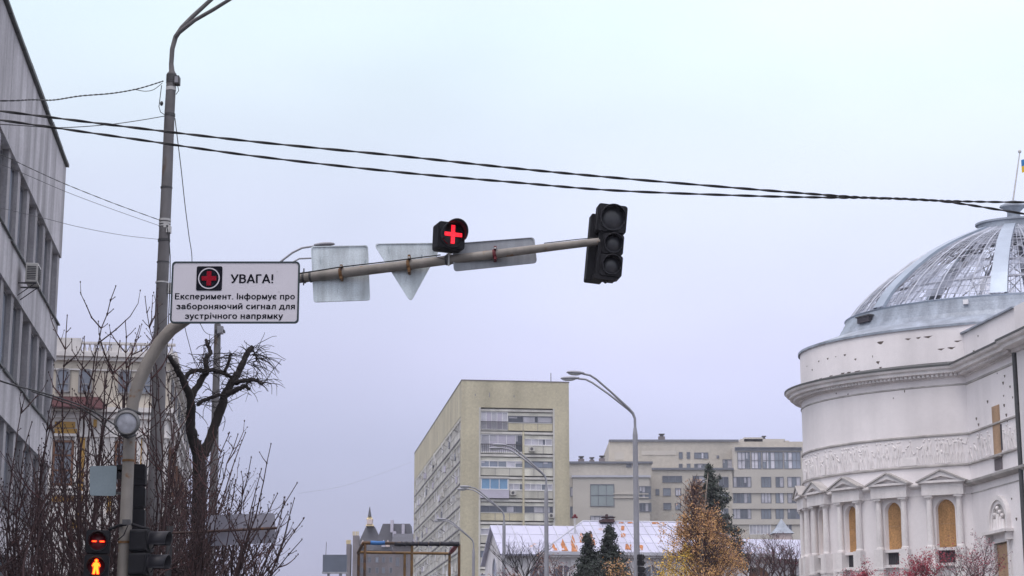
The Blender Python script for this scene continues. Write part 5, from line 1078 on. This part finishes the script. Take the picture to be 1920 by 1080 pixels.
# ------------------------------------------------------------------ rusty pipe frame
Y1, Y2 = 50., 53.5
fq = P(770, 1030, 52); pf = thing('pipe_frame', 'rusty pipe frame partly wrapped in black plastic at the bottom edge', 'frame', (fq.x, fq.y, 0))
b = MB(); pxtube(b, ((681, 1018, Y1, 3.2), (722, 1018.5, Y1, 3.0), (858, 1020.5, Y1, 3.0)), m_rustpipe, 8); pxtube(b, ((671, 1035.5, Y2, 2.6), (842, 1038, Y2, 2.6)), m_ylpipe, 8); b.build('rail', pf)
b = MB(); pxtube(b, ((681, 1019, Y1, 3.2), (671.5, 1036, Y2, 3)), m_rustpipe, 8); pxtube(b, ((859, 1021, Y1, 3), (842.5, 1038.5, Y2, 2.8)), m_rustpipe, 8); b.build('crossbar', pf)
for (x, y, Y, m_) in ((672.5, 1036, Y2, m_rustpipe), (684.5, 1019, Y1, m_rustpipe), (759, 1037, Y2, m_ylpipe), (772.5, 1020, Y1, m_ylpipe), (843, 1039, Y2, m_ylpipe), (861, 1021, Y1, m_rustpipe)):
    q = P(x, y, Y); b = MB(); b.tube([(q.x, q.y, 0), q], pr(2.5, Y), m_, 8); b.build('leg', pf)
b = MB(); pxtube(b, ((695, 1017.6, Y1, 3.9), (710, 1018.4, Y1, 3.7), (722, 1018, Y1, 3.9)), m_bluew, 8); b.build('blue_wrap', pf)
b = MB(); random.seed(4); x = 740
while x < 846: w_ = random.uniform(9, 20); pxtube(b, ((x, 1019.4, Y1, 4 + random.random()), (x + w_ / 2, 1019.9, Y1, 3.4 + random.random()), (x + w_, 1020.2, Y1, 4 + random.random())), m_blackw, 8); x += w_ + random.choice((0, 1, 2))
b.build('black_wrap', pf)
b = MB(); pxtube(b, ((857, 1022, Y1, 3.4), (851, 1029, Y1 + 1.5, 4.4), (845, 1036, Y2 - .4, 3.4)), m_redw, 8); b.build('red_wrap', pf)
# ------------------------------------------------------------------ overhead cables
def smooth(pts, n=6):
    o = []; k = len(pts)
    for i in range(k - 1):
        p0, p1, p2, p3 = pts[max(0, i - 1)], pts[i], pts[i + 1], pts[min(k - 1, i + 2)]
        for j in range(n):
            t = j / n; o.append(tuple(.5 * (2 * b + (c - a) * t + (2 * a - 5 * b + 4 * c - d) * t * t + (3 * b - a - 3 * c + d) * t ** 3) for a, b, c, d in zip(p0, p1, p2, p3)))
    return o + [tuple(pts[-1])]
def cable(label, pts, Y, rpx, m=None, twist=0, group=None):
    s_ = smooth([(x, y, (Y if not isinstance(Y, tuple) else Y[0] + (Y[1] - Y[0]) * i / (len(pts) - 1))) for i, (x, y) in enumerate(pts)], 8)
    pp = [P(*q) for q in s_]; b = MB(); r = pr(rpx, s_[0][2])
    if twist:
        for ph in (0, pi):
            qs = []; d = 0; nst = len(pp) * 4
            for i in range(nst + 1):
                f_ = i / nst * (len(pp) - 1); i0 = min(int(f_), len(pp) - 2); c = pp[i0].lerp(pp[i0 + 1], f_ - i0); a = ph + f_ * twist; qs.append(c + V((0, cos(a), sin(a))) * r * .55)
            b.tube(qs, r * .62, m or m_wire, 6)
    else: b.tube(pp, r, m or m_wire, 7)
    return tag(b.build('overhead_cable', origin=pp[len(pp) // 2]), label, 'cable', group)
CG = 'cables over the street'
cable('upper of two thick black cables at left, sinking beneath the other by the dome', [(-700, 127), (-300, 170), (0, 208), (240, 238), (480, 266), (750, 292.5), (960, 315), (1150, 333), (1400, 354), (1560, 366.5), (1640, 371.5), (1700, 373), (1780, 379), (1920, 401), (2200, 447), (2600, 520)], (17, 19), 2.5, None, 1.6, CG)
cable('lower of two thick black cables at left, ending level across the dome flagpole', [(-700, 118), (-300, 183), (0, 225), (240, 259), (480, 293), (750, 323), (960, 341.5), (1150, 357), (1400, 367), (1560, 370.5), (1640, 371), (1740, 375.5), (1800, 377.5), (1920, 379), (2200, 377), (2600, 370)], (17.1, 19.1), 2.4, None, 1.6, CG)
cable('knotted double cable climbing to the top clamp of the near lamp post', [(-500, 175), (-200, 187), (0, 189), (60, 187), (100, 187.5), (150, 180), (210, 175), (260, 166), (306, 152)], (22, NY), 1.7, None, 2.4, CG)
cable('slack black cable reaching the near lamp post at its upper collar', [(-500, 180), (-200, 224), (0, 233), (80, 238), (125, 239), (200, 234), (260, 226), (312, 217)], (22, NY), 1.1, None, 0, CG)
cable('short loop of thin cable hanging just left of the top clamp', [(254, 168), (272, 171), (288, 168), (304, 156)], (NY - 1, NY), .7, None, 0, CG)
cable('black twisted cable slanting down past the concrete facade to the middle clamp', [(-400, 130), (-100, 250), (0, 289), (60, 317), (120, 344), (210, 380), (303, 414)], (20, NY), 1.15, None, 1.8, CG)
cable('thin grey wire just below the twisted cable to the middle clamp', [(-400, 190), (-100, 282), (0, 308), (120, 358), (210, 392), (301, 424)], (20, NY), .65, m_wire2, 0, CG)
cable('lowest thin grey wire joining the near lamp post below its middle clamp', [(-400, 330), (-100, 372), (0, 390), (82, 409), (150, 426), (230, 441), (300, 449)], (20, NY), .65, m_wire2, 0, CG)
cable('thin dark wire dropping steeply from the near lamp post behind the notice', [(328, 222), (333, 262), (340, 320), (347, 385), (354, 440), (360, 490), (352, 560), (345, 600), (356, 650), (365, 680)], (NY, SY), .95, None, 0, CG)
cable('slack thin cable under the notice, running to the farther lamp post', [(330, 540), (352, 575), (374, 605), (384, 622), (396, 628), (408, 627)], (NY, SY), .8, None, 0, CG)
cable('thick black cable from the left edge sagging to the round lamp', [(-500, 560), (-200, 645), (0, 714), (60, 731), (105, 744), (160, 764), (205, 790), (222, 803)], (15, MY - .3), 1.9, None, 0, CG)
cable('second cable splitting off just before the round lamp on the mast', [(60, 734), (105, 749), (150, 765), (185, 787), (212, 812), (232, 818)], (18.5, MY - .3), 1.4, None, 0, CG)
cable('hair thin pale wire low over the open sky left of the tan tower', [(560, 925), (640, 912), (720, 886), (771, 866)], (150, 220), .2, m_lamp, 0, CG)
# ------------------------------------------------------------------ bare trees and bushes
def bez(p0, p1, bow, n): 
    d = p1 - p0; side = V((d.y, -d.x, 0)) if abs(d.z) > 0 else V((0, 0, 1)); o = []
    for i in range(n + 1):
        t = i / n; o.append(p0 + d * t + bow * (4 * t * (1 - t)))
    return o
def shoot(tw, bud, p0, p1, r0, rnd, m=None, side=1., depth=1, bow=None):
    # one upright shoot with knots, buds and alternating side twigs
    L_ = (p1 - p0).length; n = max(4, int(L_ / .22)); bow = (bow or V((0, 0, 0))) + V((rnd.uniform(-1, 1), rnd.uniform(-1, 1), rnd.uniform(-.6, .2))) * L_ * .07
    pts = bez(p0, p1, bow, n); pts = [p + V((rnd.uniform(-1, 1), rnd.uniform(-1, 1), 0)) * .016 * (0 < i < n) for i, p in enumerate(pts)]
    tw.tube(pts, [r0 * (1 - .72 * i / n) for i in range(n + 1)], m, 5 if r0 > .008 else 4, False)
    tip = pts[-1]; bud.ball(tip + V((0, 0, .006)), (.010, .010, .016), m_bud, 5, 4)
    if depth > 1 and L_ > .8:
        for q in range(int(L_ * rnd.uniform(1.0, 1.7))):
            i = rnd.randint(max(1, n // 6), n - 1); d = (pts[min(n, i + 1)] - pts[i - 1]).normalized(); az = rnd.uniform(0, 2 * pi); o = V((cos(az), .7 * sin(az), 0)); ln = L_ * rnd.uniform(.14, .36) * (1.1 - .6 * i / n)
            shoot(tw, bud, pts[i], pts[i] + (d + o * rnd.uniform(.45, .95)).normalized() * ln + V((0, 0, ln * .12)), r0 * rnd.uniform(.42, .6), rnd, rnd.choice((m, m, m_twig3)), .8, 1, o * ln * .12)
    for i in range(1, n):
        f = i / n
        if f < .25 and depth: continue
        if rnd.random() < .75 * side:
            az = rnd.uniform(0, 2 * pi); d = (pts[i + 1] - pts[i - 1]).normalized(); o = V((cos(az), sin(az), 0)); ln = rnd.uniform(.08, .46) * (1.15 - f) * min(1.5, .5 + L_ * .3) * (1.6 if depth > 1 and rnd.random() < .3 else 1)
            e = pts[i] + (d * .8 + o * .75).normalized() * ln
            if depth > 1 and ln > .3: shoot(tw, bud, pts[i], e + V((0, 0, ln * .8)), r0 * .5, rnd, m, side * .9, depth - 1)
            else:
                mid = pts[i].lerp(e, .5) - V((0, 0, ln * .06)); tw.tube([pts[i], mid, e], [r0 * .42, r0 * .34, r0 * .22], m, 3, False); bud.ball(e, (.009, .009, .011), m_bud, 4, 3)
        if rnd.random() < .6: bud.ball(pts[i], (r0 * 1.35 * (1 - .5 * f), r0 * 1.35 * (1 - .5 * f), r0 * 2.2 * (1 - .5 * f)), m_bud, 5, 3)
def twig_tree(label, base_px, Y, tips, fill, seed, r0=.016, group='bare bushy trees at the left', m=m_twig, cut=(1130, 1190)):
    # tips: (px, py) of the shoots one can tell apart; fill: (count, x0, x1, ytop, ybottom) of thinner ones between
    rnd = random.Random(seed); b = P(base_px, 1000, Y); t = thing('bare_tree', label, 'tree', (b.x, b.y, 0), group)
    tr = MB(); tw = MB(); bud = MB(); fork = V((b.x, b.y, P(base_px, cut[1], Y).z - .6))
    tr.tube([(b.x, b.y, 0), (b.x + .05, b.y, fork.z * .5), fork], [.16, .13, .11], m_bark, 9)
    limbs = []
    nl = 9
    xs = [x for x, y in tips] + [fill[1], fill[2]]
    for i in range(nl):
        q = P(base_px + (min(xs) + (max(xs) - min(xs)) * (i + .5) / nl - base_px) * .45, rnd.uniform(*cut), Y + rnd.uniform(-1.1, 1.1)); limbs.append(q)
        pp = bez(fork, q, V((0, 0, -.15)), 5); tr.tube(pp, [.07 - .008 * j for j in range(6)], m_bark, 6, False)
    for (x, y) in tips:
        e = P(x, y, Y + rnd.uniform(-1, 1)); s_ = min(limbs, key=lambda q: abs((e.x + b.x) / 2 - q.x) + rnd.uniform(0, .5)); s_ = s_ - V((0, 0, .1))
        shoot(tw, bud, s_, e, r0 * 1.25, rnd, m, 1.1, 2, V(((s_.x - e.x) * .10, rnd.uniform(-.1, .1), rnd.uniform(-.1, .1) - .12 * abs(s_.x - e.x))))
    for i in range(fill[0]):
        x = rnd.uniform(fill[1], fill[2]); e = P(x, rnd.uniform(fill[3], fill[4]), Y + rnd.uniform(-1.3, 1.3)); s_ = rnd.choice(sorted(limbs, key=lambda q: abs(e.x * .7 + b.x * .3 - q.x))[:4])
        if rnd.random() < .45: s_ = s_ + V((rnd.uniform(-1.2, 1.2), rnd.uniform(-.4, .4), rnd.uniform(0, .5)))
        shoot(tw, bud, s_ + V((0, 0, rnd.uniform(-.15, .2))), e, r0 * rnd.uniform(.55, .95), rnd, m, .9, 2, V(((s_.x - e.x) * .1, 0, rnd.uniform(-.25, 0) * abs(s_.x - e.x))))
    tr.build('trunk', t); w_ = tw.build('twigs', t); bud.build('buds', w_); return t
twig_tree('bare tree at the left edge, its shoots crossing the foot of the concrete office', 60, 25.5, ((47, 742), (100, 742), (90, 772), (60, 792), (12, 852), (30, 905), (126, 700), (5, 930), (135, 820), (72, 840)), (52, -30, 170, 840, 1060), 1)
twig_tree('tallest bare tree, knobbly shoots rising above the balustrade of the cream house', 175, 27, ((126, 592), (158, 632), (217, 537), (184, 655), (235, 602), (205, 668), (150, 705), (196, 700), (225, 640)), (56, 70, 300, 790, 1050), 2, .018)
twig_tree('bare tree directly behind the bent mast with shoots up to the notice', 285, 28, ((272, 557), (262, 612), (290, 640), (249, 650), (310, 690), (330, 720), (282, 680), (345, 800)), (64, 190, 420, 800, 1050), 3, .017)
twig_tree('bare bushy tree spreading right beneath the pruned tree and the open sky', 355, 26.5, ((460, 812), (446, 815), (508, 833), (557, 906), (471, 858), (520, 926), (570, 972), (566, 1012), (430, 812), (420, 850), (405, 832), (490, 880), (540, 960), (552, 935), (480, 930), (380, 850)), (66, 330, 550, 900, 1075), 4, .0155)
twig_tree('grey thicket of fine branches filling the gap below the pruned tree', 330, 36, ((300, 800), (350, 840), (400, 870), (250, 780), (440, 890)), (95, 150, 480, 830, 1060), 5, .0175, m=m_twig2)
twig_tree('grey thicket of fine branches before the lower storeys of the cream house', 140, 38, ((60, 850), (120, 830), (190, 800), (230, 815)), (50, 0, 270, 840, 1060), 6, .0175, m=m_twig2)
# dark pruned tree
PY_ = 34; pq = P(372, 1000, PY_); pt_ = thing('pruned_tree', 'dark pollarded tree with stubby cut limbs under the white notice', 'tree', (pq.x, pq.y, 0))
def c3(x, y): return 300 + x / 2.16, 580 + y / 2.16
tr = MB(); rnd = random.Random(9)
def limb(pts, r, dY=0.):
    s_ = smooth([(*c3(x, y), PY_ + dY * i / len(pts)) for i, (x, y) in enumerate(pts)], 4); n_ = len(s_)
    tr.tube([P(*q) + V((rnd.uniform(-1, 1), 0, rnd.uniform(-1, 1))) * .012 for q in s_], [pr(r[0] + (r[1] - r[0]) * i / (n_ - 1), PY_) * rnd.uniform(.9, 1.12) for i in range(n_)], m_bark, 9)
    return [P(*q) for q in s_]
b0 = c3(160, 720); tr.tube([(P(*b0, PY_).x, PY_, 0), P(*b0, PY_), P(*c3(158, 580), PY_)], [pr(17, PY_), pr(13, PY_), pr(12.5, PY_)], m_bark, 12)
ls = [limb(((158, 600), (140, 540), (124, 480), (126, 420), (124, 360), (104, 310), (82, 262), (60, 225), (36, 190)), (11, 4.5), -.8),
      limb(((128, 350), (150, 315), (175, 275), (190, 240), (184, 205), (204, 178), (196, 150), (188, 122)), (7, 3), .8),
      limb(((98, 290), (112, 262), (140, 248), (175, 250), (215, 246), (250, 258), (292, 274)), (5, 3.4), .3),
      limb(((172, 590), (195, 545), (212, 500), (232, 440), (252, 385), (270, 330), (300, 285), (322, 245), (340, 205), (358, 170), (374, 155)), (10.5, 4.6), .9),
      limb(((305, 298), (330, 290), (365, 286), (395, 290), (412, 302)), (5, 3), -.5), limb(((275, 345), (300, 330), (325, 318), (345, 312), (360, 322)), (5.5, 3), -.4),
      limb(((150, 388), (180, 368), (215, 354), (250, 348)), (4, 3), .3), limb(((262, 252), (274, 225), (282, 200), (288, 178)), (3.4, 2), .2)]
tr.build('trunk', pt_)
tw = MB()
for L_ in ls:
    for i in range(26 if len(L_) > 20 else 18):
        s_ = rnd.choice(L_[len(L_) // 3:]); az = rnd.uniform(0, 2 * pi); d = V((cos(az), sin(az), rnd.uniform(-.2, .9))).normalized(); ln = rnd.uniform(.15, .65); p_ = [s_]
        for j in range(5): d = (d + V((rnd.uniform(-.4, .4), rnd.uniform(-.4, .4), rnd.uniform(-.42, .15)))).normalized(); p_.append(p_[-1] + d * ln / 5)
        tw.tube(p_, [.009, .008, .0065, .006, .005, .004], m_bark, 4, False)
        for j in (2, 3):
            d2 = V((rnd.uniform(-1, 1), rnd.uniform(-1, 1), rnd.uniform(-.6, .6))).normalized(); tw.tube([p_[j], p_[j] + d2 * ln * .2, p_[j] + d2 * ln * .36 - V((0, 0, .03))], [.0055, .0045, .0035], m_bark, 3, False)
s_ = ls[3][-1]
for i in range(34):                                    # drooping spray at the cut end of the tallest limb
    d = V((rnd.uniform(.0, 1), rnd.uniform(-.4, .4), rnd.uniform(-.3, .6))).normalized(); p_ = [s_ + V((rnd.uniform(-.1, .1), 0, rnd.uniform(-.35, .05)))]
    for j in range(7): d = (d + V((rnd.uniform(-.25, .3), rnd.uniform(-.2, .2), rnd.uniform(-.42, .08)))).normalized(); p_.append(p_[-1] + d * rnd.uniform(.05, .11))
    tw.tube(p_, [.008 - .0006 * j for j in range(8)], m_bark, 4, False)
tw.build('twigs', pt_)
# generic branching skeleton for the far trees
def grow(mb, p, d, ln, r, lev, rnd, m, ends, spread=.6, up=.25, kids=(2, 4)):
    n = 4; pts = [p]
    for i in range(n): d = (d + V((rnd.uniform(-1, 1), rnd.uniform(-1, 1), rnd.uniform(-.5, .8))) * .16).normalized(); pts.append(pts[-1] + d * ln / n)
    mb.tube(pts, [r * (1 - .4 * i / n) for i in range(n + 1)], m, 5 if lev > 1 else 3, False)
    ends.append((pts[-1], d)); ends.append((pts[2], d))
    if lev <= 0: return
    for k_ in range(rnd.randint(*kids)):
        q = pts[rnd.choice((2, 3, 4, 4))]; az = rnd.uniform(0, 2 * pi); nd = (d + V((cos(az), sin(az), up)) * spread * rnd.uniform(.6, 1.4)).normalized()
        grow(mb, q, nd, ln * rnd.uniform(.55, .82), r * .58, lev - 1, rnd, m, ends, spread, up, kids)
def leaves(mb, c, n, spread, size, mats, rnd, flat=.5):
    for i in range(n):
        p = c + V((rnd.gauss(0, spread), rnd.gauss(0, spread), rnd.gauss(0, spread))); a = V((rnd.uniform(-1, 1), rnd.uniform(-1, 1), rnd.uniform(-1, 1))).normalized(); b = a.orthogonal().normalized() * flat; s_ = size * rnd.uniform(.6, 1.3)
        mb.add([p - a * s_, p - b * s_, p + a * s_, p + b * s_], [(0, 1, 2, 3)], rnd.choice(mats))
def bush(label, px, Y, top, levels, seed, m, spread=.6, leaf=None, group=None, name='bare_tree', ln=None, cat='tree', base_z=None, r=.07, lean=0., kids=(2, 4), up=.25):
    rnd = random.Random(seed); q = P(px, 1070, Y); zt_p = P(px, top, Y).z; t = thing(name, label, cat, (q.x, q.y, 0), group)
    tr = MB(); tw = MB(); ends = []; z0 = base_z if base_z is not None else P(px, 1090, Y).z; tr.tube([(q.x, q.y, 0), (q.x + .03, q.y, z0 * .6), (q.x, q.y, z0)], [r * 1.6, r * 1.3, r], m, 8)
    H = zt_p - z0; ln = ln or H * .42
    for i in range(5): az = 2 * pi * i / 5 + rnd.uniform(-.5, .5); grow(tw, V((q.x, q.y, z0 - .1 * i)), V((cos(az) * .55 + lean, sin(az) * .55, 1)).normalized(), ln, r * .62, levels, rnd, m, ends, spread, up, kids)
    tr.build('trunk', t); tw.build('crown' if not leaf else 'branches', t)
    if leaf:
        n, sp_, sz, mats, prob = leaf; lf = MB()
        for e, d in ends:
            if rnd.random() < prob: leaves(lf, e, n, sp_, sz, mats, rnd)
        lf.build('leaves', t)
    return t
bush('dark bare tree between the second and third street lamps', 985, 104, 1005, 4, 31, m_bark, .7, base_z=6.5, r=.09)
bush('reddish bare bush right of the second street lamp', 1048, 98, 1022, 3, 32, m_redtwig, .8, leaf=(2, .12, .05, [m_red[1], m_lf[2]], .4), base_z=6.5)
bush('low russet bush under the arch near the gable', 968, 100, 1052, 3, 33, m_redtwig, .9, leaf=(3, .14, .06, [m_lf[2], m_red[1]], .5), base_z=6.2)
bush('bare reddish tree in front of the roof turret', 1425, 105, 985, 4, 34, m_redtwig, .8, base_z=6.8, leaf=(1, .1, .05, [m_red[1], m_lf[2]], .35), r=.1)
bush('bare mauve tree beside the left flank of the rotunda', 1472, 102, 1000, 4, 35, m_redtwig, .8, base_z=6.6, leaf=(1, .1, .05, [m_red[1]], .25), r=.09)
bush('small bare tree before the white roof left of the birch', 1205, 106, 1008, 3, 36, m_twig2, .8, base_z=6.8, r=.06)
# dark evergreens
def conifer(label, px, Y, top, halfw, bottom, seed, dens=1.0, name='conifer', sz=.11, droop=.35, gap=.0, gp=None, mats=None):
    rnd = random.Random(seed); a = P(px, top, Y); zb_ = P(px, bottom, Y).z; t = thing(name, label, 'tree', (a.x, a.y, 0), gp); H = a.z - zb_; w_ = pr(halfw, Y)
    tr = MB(); tr.tube([(a.x, a.y, 0), (a.x, a.y, zb_), (a.x, a.y, a.z)], [.16, .12, .015], m_bark, 7); tr.build('trunk', t)
    cr_ = MB(); nb_ = int(70 * dens)
    for i in range(nb_):
        f = (i / nb_) ** .85; z = a.z - H * f * 1.0 - .05; az = rnd.uniform(0, 2 * pi); ln = w_ * (f ** .8) * rnd.uniform(.35, 1.45) + .06
        if rnd.random() < gap: continue
        d = V((cos(az), sin(az), rnd.uniform(-.1, .35))); p0 = V((a.x, a.y, z)); n_ = max(3, int(ln / .09)); pts = [p0 + d * ln * j / n_ - V((0, 0, droop * ln * (j / n_) ** 2)) for j in range(n_ + 1)]
        cr_.tube(pts, [.02] * n_ + [.006], m_bark, 3, False)
        for p in pts[1:]: leaves(cr_, p, 9, sz * .75, sz, mats or m_ndl, rnd, .33)
    cr_.build('crown', t); return t
conifer('taller dark thuja with pointed top before the rusty roof', 1142, 92, 986, 30, 1085, 41, 1.9, 'thuja', .10, .1)
conifer('shorter dark thuja left of the pointed one before the rusty roof', 1103, 92.6, 1000, 30, 1090, 42, 1.7, 'thuja', .10, .25, .15)
conifer('tall dark spruce rising behind the golden birch', 1331, 112, 870, 60, 1050, 43, 2.3, 'spruce', .13, .3, .25, mats=[m_ndl[2], mat('needle_pale', (.06, .075, .062), .8, .3, 4), m_ndl[1]])
rnd = random.Random(50); q = P(1140, 1075, 90); t = thing('leafy_bush', 'mixed amber and green bush at the foot of the dark thujas', 'bush', (q.x, q.y, 0)); lf = MB(); st = MB()
for i in range(46):
    c = P(rnd.uniform(1085, 1178), rnd.uniform(1052, 1090), 90 + rnd.uniform(-1, 1)); st.tube([V((q.x, q.y, 5)), V((c.x * .6 + q.x * .4, c.y, 6.4)), c], [.03, .02, .008], m_bark, 4, False); leaves(lf, c, 26, .16, .065, (m_lf[:3] + m_ndl) if c.x > q.x - .2 else m_ndl, rnd)
st.tube([(q.x, q.y, 0), (q.x, q.y, 5.1)], .06, m_bark, 6); st.build('stems', t); lf.build('leaves', t)
# golden birch
rnd = random.Random(60); BYR = 95; q = P(1318, 1000, BYR); bt = thing('birch', 'golden weeping birch with thinning russet top, in front of the dark spruce', 'tree', (q.x, q.y, 0))
tr = MB(); zt2 = P(1308, 886, BYR).z; tr.tube([(q.x, q.y, 0), (q.x, q.y, 6), (q.x - .1, q.y, 9), (P(1308, 0, BYR).x, q.y, zt2)], [.2, .15, .09, .015], m_birchbark, 8); tr.build('trunk', bt)
br = MB(); lf = MB(); env = [(886, 6, 1300), (905, 20, 1299), (935, 33, 1301), (960, 52, 1310), (985, 74, 1318), (1005, 86, 1322), (1040, 94, 1322), (1110, 102, 1320)]
def envw(py):
    for (y0, w0, x0), (y1, w1, x1) in zip(env[:-1], env[1:]):
        if y0 <= py <= y1: f = (py - y0) / (y1 - y0); return w0 + (w1 - w0) * f, x0 + (x1 - x0) * f
    return env[-1][1:]
for i in range(390):
    py = 890 + 215 * rnd.random() ** .85; w_, cx = envw(py); a = rnd.uniform(0, 2 * pi); rr = pr(w_, BYR) * math.sqrt(rnd.random()) * rnd.uniform(.7, 1.28); c = P(cx, py, BYR); e = V((c.x + rr * cos(a), q.y + rr * sin(a), c.z)); s_ = V((c.x, q.y, c.z - rr * .7 - .25))
    up_ = e + V((0, 0, .1)); mid = s_.lerp(up_, .6) + V((0, 0, .12 * rr)); br.tube([s_, mid, up_], [.022, .014, .008], m_redtwig, 4, False)
    clump = rnd.choice((.25, .7, 1, 1.4, 1.8))
    for k_ in range(3):
        st_ = mid.lerp(up_, rnd.random()); hl = rnd.uniform(.4, 1.0); dx_ = V((rnd.uniform(-.15, .15), rnd.uniform(-.15, .15), 0)); pts = [st_ + dx_ * (j / 4) - V((0, 0, hl * (j / 4) ** 1.2)) for j in range(5)]
        br.tube(pts, [.006, .005, .005, .004, .003], m_redtwig, 3, False)
        dens = min(1, max(.12, (py - 915) / 60)); left = (cx - (960 + e.x / e.y * F * .977)) / max(8, w_)
        pal = [m_lf[2], m_lf[2], m_lf[1]] if py < 950 else ([m_lf[1], m_lf[2], m_lf[1], m_lf[0]] if py < 1000 and left < .5 else ([m_lf[3], m_lf[0], m_lf[3]] if left > .4 and py > 1015 else [m_lf[0], m_lf[1], m_lf[1]] if left > .2 else [m_lf[0], m_lf[1], m_lf[0], m_lf[2]]))
        for p in pts: leaves(lf, p, int(4.2 * dens * clump + rnd.random()), .09, .047, pal, rnd, .6)
br.build('branches', bt); lf.build('leaves', bt)
# red-leaved shrubs before the rotunda
bush('crimson leaved shrub below the third boarded window of the rotunda', 1606, 66, 1052, 3, 71, m_redtwig, .8, leaf=(8, .1, .038, m_red, .7), group='red shrubs before the rotunda', name='red_shrub', cat='shrub', base_z=4.6, r=.04)
bush('widest crimson shrub, its sprays reaching over the dark grilles', 1716, 64, 1028, 4, 72, m_redtwig, .85, leaf=(5, .09, .036, [m_red[0], m_red[2], m_red[0]], .55), group='red shrubs before the rotunda', name='red_shrub', cat='shrub', base_z=4.3, r=.05)
bush('half bare maroon shrub nearest the boarded door', 1812, 63, 1018, 4, 73, m_redtwig, .7, leaf=(3, .08, .034, [m_red[1], m_red[0], m_red[1]], .36), group='red shrubs before the rotunda', name='red_shrub', cat='shrub', base_z=4.2, r=.05)

# ------------------------------------------------------------------ thin autumn haze
HAZE = 0.00032
if HAZE:
    hm = bpy.data.materials.new('haze_air'); hm.use_nodes = True; n = hm.node_tree.nodes; n.clear(); o_ = n.new('ShaderNodeOutputMaterial'); pv = n.new('ShaderNodeVolumePrincipled')
    pv.inputs['Color'].default_value = (.86, .87, .98, 1); pv.inputs['Density'].default_value = HAZE; pv.inputs['Anisotropy'].default_value = .2
    hm.node_tree.links.new(pv.outputs[0], o_.inputs['Volume'])
    b = MB(); b.box(-140, 140, -25, 520, -1.0, 48, hm); tag(b.build('haze'), kind='stuff')
